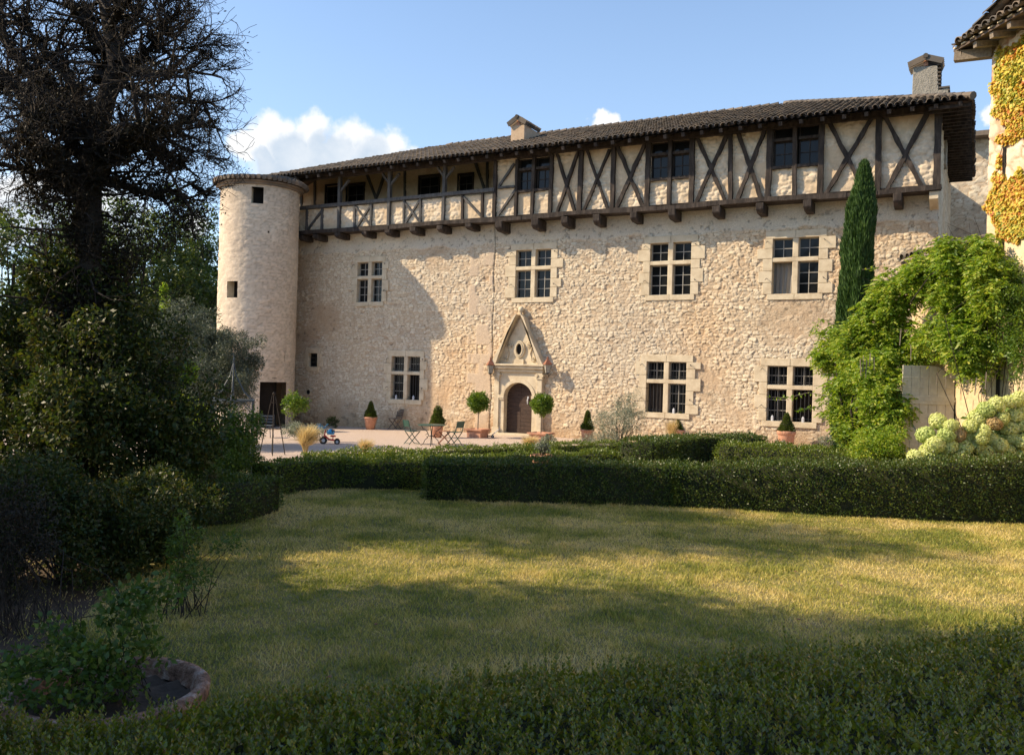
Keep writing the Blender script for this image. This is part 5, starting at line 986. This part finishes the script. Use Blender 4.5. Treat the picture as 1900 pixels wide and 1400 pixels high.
def standard(label, px, pyb, pyp, pyc, rpx, zadj=0):
    g = GG(px, pyb); z = (g-CAM)@fw; hp = (pyb-pyp)/F0*z; c = D(px, pyc, z); r = rpx/F0*z; t = thing('ball_tree', tuple(g), label, 'potted tree', 'ball trees flanking the door')
    w = .36; mb = MB(); vs = []; fs = []; prof = [(w*.84, 0), (w*.9, hp*.82), (w*1.08, hp*.83), (w*1.1, hp), (w*.98, hp), (w*.94, hp*.9)]
    for (q, h) in prof: vs += [(g[0]+q*sx-.0, g[1]+q*sy, g[2]+h) for sx, sy in ((-1, -1), (1, -1), (1, 1), (-1, 1))]
    for k in range(len(prof)-1): fs += [(4*k+j, 4*k+(j+1) % 4, 4*k+4+(j+1) % 4, 4*k+4+j) for j in range(4)]
    fs += [(3, 2, 1, 0), (20, 21, 22, 23)]; mb.add(vs, fs); mb.build('pot', M['terra'], t, bevel=.006)
    segmesh('trunk', [(*(g+[0, 0, hp*.85]), *(g+[.012, 0, (hp+c[2]-g[2])/2]), .024, .02), (*(g+[.012, 0, (hp+c[2]-g[2])/2]), g[0], g[1], c[2], .02, .018)], M['palebark'], t, 8)
    n = 5200; d = rdir(n); q = r*(.70+.38*rng.random((n, 1))**2)*(.86+.3*vn(d[:, :1]*3+px, d[:, 2:]*3+d[:, 1:2]*2, 33))*(1+.10*np.sin(d[:, :1]*7+d[:, 2:]*5)); P = np.array([g[0], g[1], c[2]])+d*q*[1, 1, .88]; A = unit(d*.6+rdir(n)*.8); L = .075*rng.uniform(.6, 1.3, n); leafmesh('crown', leafv(P, A, L, L*.5), M['bay'], t)
    mb = MB(); mb.lathe((g[0], g[1], c[2]), [(r*.7*sin(a), -r*.62*cos(a)) for a in np.linspace(.1, pi-.1, 9)], 14); mb.build('inner_growth', M['core'], t, True)
standard('ball clipped bay tree left of the arched door', 886, 812, 795, 746, 19)
standard('ball clipped bay tree in front of the right door jamb', 1003, 820, 802, 750, 20)
def feather(label, px, pyb, pyt, wpx, z=None, lean=.2, n=900):
    g = G(px, pyb) if z is None else D(px, pyb, z); z = (g-CAM)@fw; h = (pyb-pyt)/F0*z; w = wpx/F0*z; a = rng.random(n)*2*pi; L = h*rng.uniform(.6, 1.05, n); sp = w*rng.random(n)**.7; V = []
    t1 = g+np.c_[np.cos(a)*sp*.45, np.sin(a)*sp*.45, L*.6]; ln_ = lean*h*rng.uniform(-.3, 1.2, n); t2 = g+np.c_[np.cos(a)*sp*1.5+ln_*rh[0], np.sin(a)*sp*1.5+ln_*rh[1], L*(1-.25*rng.random(n))]; b = np.broadcast_to(g, (n, 3))+rdir(n)*w*.08*[1, 1, 0]
    wd = np.cross(t2-b, [0, 0, 1.]); wd = unit(wd+rdir(n)*.3)*.007; V = np.concatenate([np.stack([b-wd*.6, b+wd*.6, t1+wd, t1-wd], 1), np.stack([t1-wd, t1+wd, t2+wd*.2, t2-wd*.2], 1)]).reshape(-1, 3)
    o = leafmesh('feather_grass', V, M['feather']); tag(o, label, 'ornamental grass', 'feather grass tufts')
feather('largest golden feather grass tuft by the white flowering bush', 566, 850, 786, 16, n=1500)
feather('small golden feather grass tuft at the far hedge row left of the table', 677, 846, 812, 13, lean=.12)
feather('golden feather grass tuft below the arched door', 983, 838, 806, 14, lean=.05)
feather('pale feather grass tuft before the thin potted cone', 1249, 826, 776, 10, lean=-.15)
feather('dull feather grass tuft in the shade left of the gazebo', 340, 830, 788, 22, z=17, lean=.3, n=500)

# flat bowl in the hedges
def bowl(label, g, r, h, mname='terra'):
    t = thing('planter_bowl', tuple(g), label, 'planter'); mb = MB(); mb.lathe(g, [(r*.45, 0), (r*.62, h*.3), (r*.86, h*.75), (r*.9, h*.82), (r*.99, h*.84), (r*1.0, h*.97), (r*.97, h), (r*.88, h), (r*.85, h*.93), (r*.8, h*.8)], 44, False); mb.build('bowl', M[mname], t, True)
    s = MB(); n = 30; s.add([(g[0], g[1], g[2]+h*.84)]+[(g[0]+r*.84*cos(2*pi*k/n), g[1]+r*.84*sin(2*pi*k/n), g[2]+h*.80+.02*sin(k*3)) for k in range(n)], [(0, k+1, (k+1) % n+1) for k in range(n)]); s.build('soil', M['soil'], t, True); return t
g = D(1005, 852, 18.6); g[2] -= .45; g2 = g.copy(); g2[2] = 0.35
bowl('flat terracotta bowl standing among the clipped hedges in the middle', g2, .25, .42)
bush('bowl_plant', 'small white flowered plant growing from the flat terracotta bowl', 'plant', [px_spec(1008, 826, 18.6, 14, 14, .15)], 'olive', .04, 700, 24, .07, stems=20, base=(g2[0], g2[1], .7))
# big rust stained bowl in the foreground
M['oldterra'] = mat('old_terracotta', (.13, .075, .05), (.52, .40, .32), 13, .9, 40, .95, c3=(.30, .17, .11), dist=.03, detail=10)
gb = D(205, 1262, 5.15); gb[2] = 0
bowl('large weathered terracotta bowl in the lower left corner', gb, .57, .52, 'oldterra')
bush('bowl_plant', 'leafy green rose plant filling the large terracotta bowl', 'plant', [px_spec(90, 1245, 5.05, 90, 50, .35), px_spec(215, 1225, 5.15, 70, 50, .35), px_spec(180, 1280, 4.95, 80, 22, .25), px_spec(240, 1130, 5.3, 45, 60, .2), px_spec(110, 1165, 5.2, 35, 22, .15), px_spec(300, 1100, 5.3, 40, 30, .12)], 'rose', .044, 2900, 120, .085, stems=26, base=(gb[0], gb[1], .40), asp=.6, sr=.22, bs=.17)

# ------------------------------------------------------------------ garden furniture
def bistro(name, label, g, yaw, mt, group=None, back=True, slats=False, cat='chair'):
    t = thing(name, tuple(g), label, cat, group, yaw)
    L = lambda nm, mb: mb.build(nm, M[mt], t, world=False)
    for s in (-1, 1):
        y = s*.19; mb = MB(); mb.tube([(-.22, y, 0), (.0, y, .25), (.20, y, .45)] if not back else [(.24, y, 0), (.0, y, .24), (-.17, y, .46), (-.27, y, .84)], .015, 6); L('side_frame', mb)
        mb = MB(); mb.tube([(-.22, y*.9, 0), (0, y*.9, .24), (.20, y*.9, .45)] if back else [(.22, y*.9, 0), (0, y*.9, .25), (-.20, y*.9, .45)], .015, 6); L('leg', mb)
    mb = MB(); mb.tube([(.2, -.19, .03), (.2, .19, .03)], .009, 5); mb.tube([(-.19, -.17, .05), (-.19, .17, .05)], .009, 5); L('stretcher', mb)
    mb = MB(); 
    for k in range(6): x = -.19+k*.07; mb.box((x, -.2, .455), (x+.055 if slats else x+.066, .2, .472))
    L('seat', mb)
    if back:
        mb = MB()
        if slats:
            for k in range(5): zz = .52+k*.068; xx = -.19-(zz-.46)*.26; mb.box((xx-.008, -.2, zz), (xx+.008, .2, zz+.045))
        else: mb.add([(-.215, -.2, .62), (-.215, .2, .62), (-.275, .2, .84), (-.275, -.2, .84), (-.203, -.2, .62), (-.203, .2, .62), (-.262, .2, .845), (-.262, -.2, .845)], [(0, 1, 2, 3), (7, 6, 5, 4), (0, 4, 5, 1), (1, 5, 6, 2), (2, 6, 7, 3), (3, 7, 4, 0)])
        L('backrest', mb)
    return t
bistro('bistro_chair', 'green folding bistro chair left of the round table', GG(764, 824), YAW+.65, 'green_paint', 'green folding chairs')
bistro('bistro_chair', 'green folding bistro chair right of the round table', GG(843, 826), YAW+pi-.6, 'green_paint', 'green folding chairs')
bistro('folding_stool', 'red brown wooden folding stool between the table and the right green chair', GG(824, 824), YAW+.1, 'redwood', None, False, True, 'stool')
bistro('slatted_chair', 'dark slatted wooden folding chair against the shaded wall', GG(733, 797), YAW+pi+.75, 'darkslat', None, True, True).scale = (1.1, 1.1, 1.1)
def table():
    g = GG(800, 827); t = thing('bistro_table', tuple(g), 'round green metal garden table with scrolled legs', 'table'); mb = MB(); mb.lathe(g, [(.01, .70), (.46, .70), (.475, .705), (.475, .725), (.46, .73), (.01, .73)], 32, False); mb.build('tabletop', M['green_paint'], t)
    for k in range(4):
        a = k*pi/2+.5; d = np.array([cos(a), sin(a), 0]); mb = MB(); mb.tube([g+d*r+np.array([0, 0, z]) for r, z in ((.36, .70), (.30, .60), (.16, .50), (.10, .38), (.13, .28), (.22, .20), (.27, .08), (.36, .01))], .014, 6)
        mb.tube([g+d*(.15+.05*cos(q))+np.array([0, 0, .36+.05*sin(q)]) for q in np.arange(0, 5.5, .6)], .010, 5); mb.build('leg', M['iron'], t, True)
    mb = MB(); mb.tube([g+np.array([.11*cos(q), .11*sin(q), .34]) for q in np.arange(0, 6.6, .6)], .01, 5); mb.build('leg_ring', M['iron'], t)
table()
def lantern(label, px, py, mt='copper', Y=YW-.42, s=1.):
    p = FP(px, py, Y); t = thing('wall_lantern', tuple(p), label, 'lantern', 'wall lanterns beside the doors'); c = p
    mb = MB(); mb.lathe(c, [(.07*s, -.20*s), (.125*s, .04*s)], 4, True); mb.build('glass', M['lampglass'], t)
    mb = MB()
    for k in range(4): a = k*pi/2; mb.tube([c+np.array([.07*s*cos(a), .07*s*sin(a), -.2*s]), c+np.array([.13*s*cos(a), .13*s*sin(a), .05*s])], .009, 4)
    mb.lathe(c, [(.02, -.25*s), (.085*s, -.215*s), (.075*s, -.20*s)], 4); mb.tube([c+np.array([0, 0, -.22*s]), c+np.array([.0, .12, -.32*s]), np.array([c[0], YW-.05, c[2]-.2*s])], .012, 5); mb.build('frame', M['iron'], t)
    mb = MB(); mb.lathe(c, [(.155*s, .04*s), (.16*s, .06*s), (.05*s, .19*s), (.03*s, .2*s), (.035*s, .24*s), (.01, .30*s)], 4); mb.build('cap', M[mt], t)
lantern('rusty hanging lantern left of the portal cornice', 910, 680, s=1.35)
lantern('rusty hanging lantern right of the portal cornice', 1016, 679, s=1.35)
lantern('small black lantern beside the tower door', 536, 729, 'iron', Y=YW-.2, s=.9)
for k, (px, py, lab) in enumerate(((735, 739, 'small grey lantern on the sill of the left lower window'), (767, 740, 'smaller grey lantern at the right of the left lower window sill'), (1433, 777, 'small grey lantern on the left of the rightmost lower sill'), (1490, 779, 'small grey lantern on the right of the rightmost lower sill'), (1250, 763, 'small grey lantern on the sill of the middle lower window'))):
    p = FP(px, py, YW+.0); i = (4, 4, 6, 6, 5)[k]; p[2] = cross[i][1][2]+.003; t = thing('sill_lantern', tuple(p), lab, 'lantern', 'small lanterns on the window sills'); mb = MB(); mb.lathe(p, [(.05, 0), (.05, .13), (.055, .13), (.02, .19), (.01, .2)], 6); mb.build('body', M['silver'], t); mb = MB(); mb.tube([p+np.array([.03*cos(a), 0, .2+.03*sin(a)]) for a in np.arange(0, 3.3, .5)], .005, 4); mb.build('handle', M['iron'], t)
def wheel(c, r, w, parent, ax=(0, 1, 0)):
    c = np.array(c, float); mb = MB(); mb.tube([c-np.array(ax)*w/2, c+np.array(ax)*w/2], r, 16); o = mb.build('wheel', M['rubber'], parent, world=False); mb = MB(); mb.tube([c-np.array(ax)*(w/2+.004), c+np.array(ax)*(w/2+.004)], r*.45, 12); mb.build('hub', M['silver'], o, world=False)
def trike():
    g = GG(613, 824); t = thing('tricycle', tuple(g), 'small red child tricycle with black wheels on the gravel', 'tricycle', rz=YAW+pi+.2)
    wheel((.24, 0, .13), .13, .045, t); wheel((-.22, .14, .10), .10, .04, t); wheel((-.22, -.14, .10), .10, .04, t)
    mb = MB(); mb.tube([(.24, 0, .13), (.20, 0, .34), (.17, 0, .48)], .022, 8); mb.tube([(.20, 0, .30), (.05, 0, .17), (-.22, 0, .12)], .03, 8); mb.tube([(-.22, -.14, .1), (-.22, .14, .1)], .02, 6); mb.build('frame', M['red'], t, world=False)
    mb = MB(); mb.lathe((-.08, 0, .26), [(.09, 0), (.10, .02), (.08, .05)], 12); mb.tube([(-.08, 0, .15), (-.08, 0, .27)], .018, 6); mb.build('seat', M['red'], t, world=False); mb = MB(); mb.tube([(.15, -.16, .5), (.17, -.08, .49), (.17, .08, .49), (.15, .16, .5)], .014, 6); mb.build('handlebar', M['rubber'], t, world=False)
    h = thing('helmet', tuple(g+np.array([.10*cos(YAW+pi+.2)*.5, .0, .38])), 'blue child helmet resting on the red tricycle', 'helmet'); mb = MB(); mb.lathe((g[0], g[1], g[2]+.34), [(.12, 0), (.135, .05), (.12, .12), (.07, .17), (.01, .185)], 16); mb.build('shell', M['blue'], h, True)
    for k in range(3): mb = MB(); mb.box((g[0]-.12, g[1]-.012+(k-1)*.05, g[2]+.40), (g[0]+.12, g[1]+.012+(k-1)*.05, g[2]+.50)); mb.build('vent_slot', M['rubber'], h)
trike()
def can():
    g = GG(594, 800); t = thing('watering_can', tuple(g), 'bright blue watering can beside the white flowering bush', 'watering can', rz=YAW); mb = MB(); mb.lathe((0, 0, 0), [(.12, 0), (.13, .02), (.12, .22), (.08, .26), (.07, .26)], 16); mb.build('body', M['blue'], t, True, world=False)
    mb = MB(); mb.tube([(.1, 0, .08), (.22, 0, .22), (.30, 0, .30)], [.025, .02, .018], 8); mb.lathe((.31, 0, .28), [(.02, 0), (.05, .05)], 10); mb.build('spout', M['blue'], t, world=False); mb = MB(); mb.tube([(-.12, 0, .06), (-.22, 0, .16), (-.16, 0, .28), (.0, 0, .33), (.07, 0, .25)], .012, 6); mb.build('handle', M['blue'], t, world=False)
can()
def scooter():
    g = GG(906, 812); t = thing('toy_scooter', tuple(g), 'small silver toy scooter lying folded left of the door step', 'scooter', rz=YAW); mb = MB(); mb.box((-.25, -.06, .06), (.15, .06, .09)); mb.build('deck', M['rubber'], t, world=False); mb = MB(); mb.tube([(.13, 0, .1), (.45, .02, .38)], .018, 8); mb.build('steering_tube', M['silver'], t, world=False); mb = MB(); mb.tube([(.42, -.12, .42), (.47, .14, .36)], .016, 6); mb.build('handlebar', M['silver'], t, world=False); wheel((-.25, 0, .06), .06, .03, t); wheel((.17, 0, .06), .06, .03, t)
scooter()
def garden_chair():
    g = GG(492, 812); t = thing('garden_chair', tuple(g), 'grey garden chair half hidden behind the obelisk frame', 'chair'); bistro_like = None
    for s in (-1, 1):
        for d in (-1, 1): mb = MB(); mb.tube([g+rh*s*.25+fh*d*.2, g+rh*s*.22+fh*d*.2+np.array([0, 0, .45])], .015, 6); mb.build('leg', M['steel'], t)
    mb = MB(); a = g+np.array([0, 0, .45]); mb.prism([a-rh*.27-fh*.24, a+rh*.27-fh*.24, a+rh*.27+fh*.24, a-rh*.27+fh*.24], (0, 0, .03)); mb.build('seat', M['steel'], t); mb = MB()
    for zz in (.55, .66, .77): a = g+np.array([0, 0, zz])+fh*.24; mb.prism([a-rh*.25, a+rh*.25, a+rh*.25+[0, 0, .06], a-rh*.25+[0, 0, .06]], fh*.02)
    for s in (-1, 1): mb.tube([g+rh*s*.24+fh*.25+np.array([0, 0, .45]), g+rh*s*.24+fh*.25+np.array([0, 0, .86])], .014, 6)
    mb.build('backrest', M['steel'], t)
garden_chair()
def obelisk():
    g = D(505, 850, 24.5); g[2] = 0; t = thing('plant_obelisk', tuple(g), 'slim rusty metal plant obelisk in front of the tower door', 'plant support'); z = 24.5; H = (CAM+ray(503, 733)*z)[2]; w = .25
    for sx, sy in ((-1, -1), (1, -1), (1, 1), (-1, 1)): mb = MB(); mb.tube([g+np.array([sx*w, sy*w, 0])*[1, 1, 1], g+np.array([sx*.03, sy*.03, H])], .014, 5); mb.build('upright', M['bark'], t)
    for h in (.75, 1.5, 2.2):
        q = w*(1-h/H)+.03; mb = MB(); c = [(-q, -q), (q, -q), (q, q), (-q, q), (-q, -q)]
        for a, b in zip(c, c[1:]): mb.tube([g+[a[0], a[1], h], g+[b[0], b[1], h]], .009, 4)
        mb.build('cross_ring', M['bark'], t)
    mb = MB(); mb.lathe((g[0], g[1], H), [(.01, -.02), (.05, .04), (.01, .1)], 8); mb.build('finial', M['bark'], t)
obelisk()
def gazebo():
    z = 19.5; c = D(430, 800, z); c[2] = 0; t = thing('metal_gazebo', tuple(c), 'blue grey wrought metal gazebo with pointed frame and arches at the left', 'gazebo'); H = (CAM+ray(430, 742)*z)[2]; Hs = (CAM+ray(446, 655)*z)[2]; r = .52; n = 6
    P = [c+np.array([r*cos(2*pi*k/n+.2), r*sin(2*pi*k/n+.2), 0]) for k in range(n)]; u = np.array([0, 0, 1.])
    for k in range(n):
        mb = MB(); mb.tube([P[k], P[k]+u*H], .016, 6); mb.build('post', M['steel'], t)
        mb = MB(); a, b = P[k], P[(k+1) % n]; m = (a+b)/2; mb.tube([a+u*(H-.5), a*.8+m*.2+u*(H-.25), m+u*(H-.03), b*.8+m*.2+u*(H-.25), b+u*(H-.5)], .010, 5); mb.build('arch', M['steel'], t)
        mb = MB(); mb.tube([P[k]+u*H, c*.45+P[k]*.55+u*(H+.2), c*.85+P[k]*.15+u*(H+.55), c+u*(Hs-.2)], .011, 5); mb.build('roof_rib', M['steel'], t)
    mb = MB()
    for k in range(n): mb.bar(P[k]+u*H, P[(k+1) % n]+u*H, .05, .04)
    mb.build('top_ring', M['steel'], t); mb = MB(); mb.tube([c+u*H, c+u*(Hs-.15), c+u*Hs], [.02, .018, .004], 6); mb.build('finial', M['steel'], t)
gazebo()
for k, (px, py, lab) in enumerate(((608, 1255, 'red fallen leaf on the dry grass nearest the foreground hedge'), (696, 1158, 'red fallen leaf in the shaded grass left of centre'), (1482, 1149, 'red fallen leaf at the lower shadow edge right of centre'), (1562, 1086, 'darker red fallen leaf in the sunlit grass'), (1478, 1060, 'pale red fallen leaf farther up the sunlit grass'), (1806, 1064, 'red fallen leaf near the right edge of the lawn'))):
    g = G(px, py, .035); V = []
    for a in np.linspace(-1.1, 1.1, 5): d = np.array([cos(a+k), sin(a+k), .15]); V.append(leafv(g[None]-d*.01, unit(d[None]), .05, .022, np.array([[0, 0, 1.]])))
    o = leafmesh('fallen_leaf', np.concatenate(V), M['copper']); tag(o, lab, 'leaf', 'fallen red leaves on the lawn')
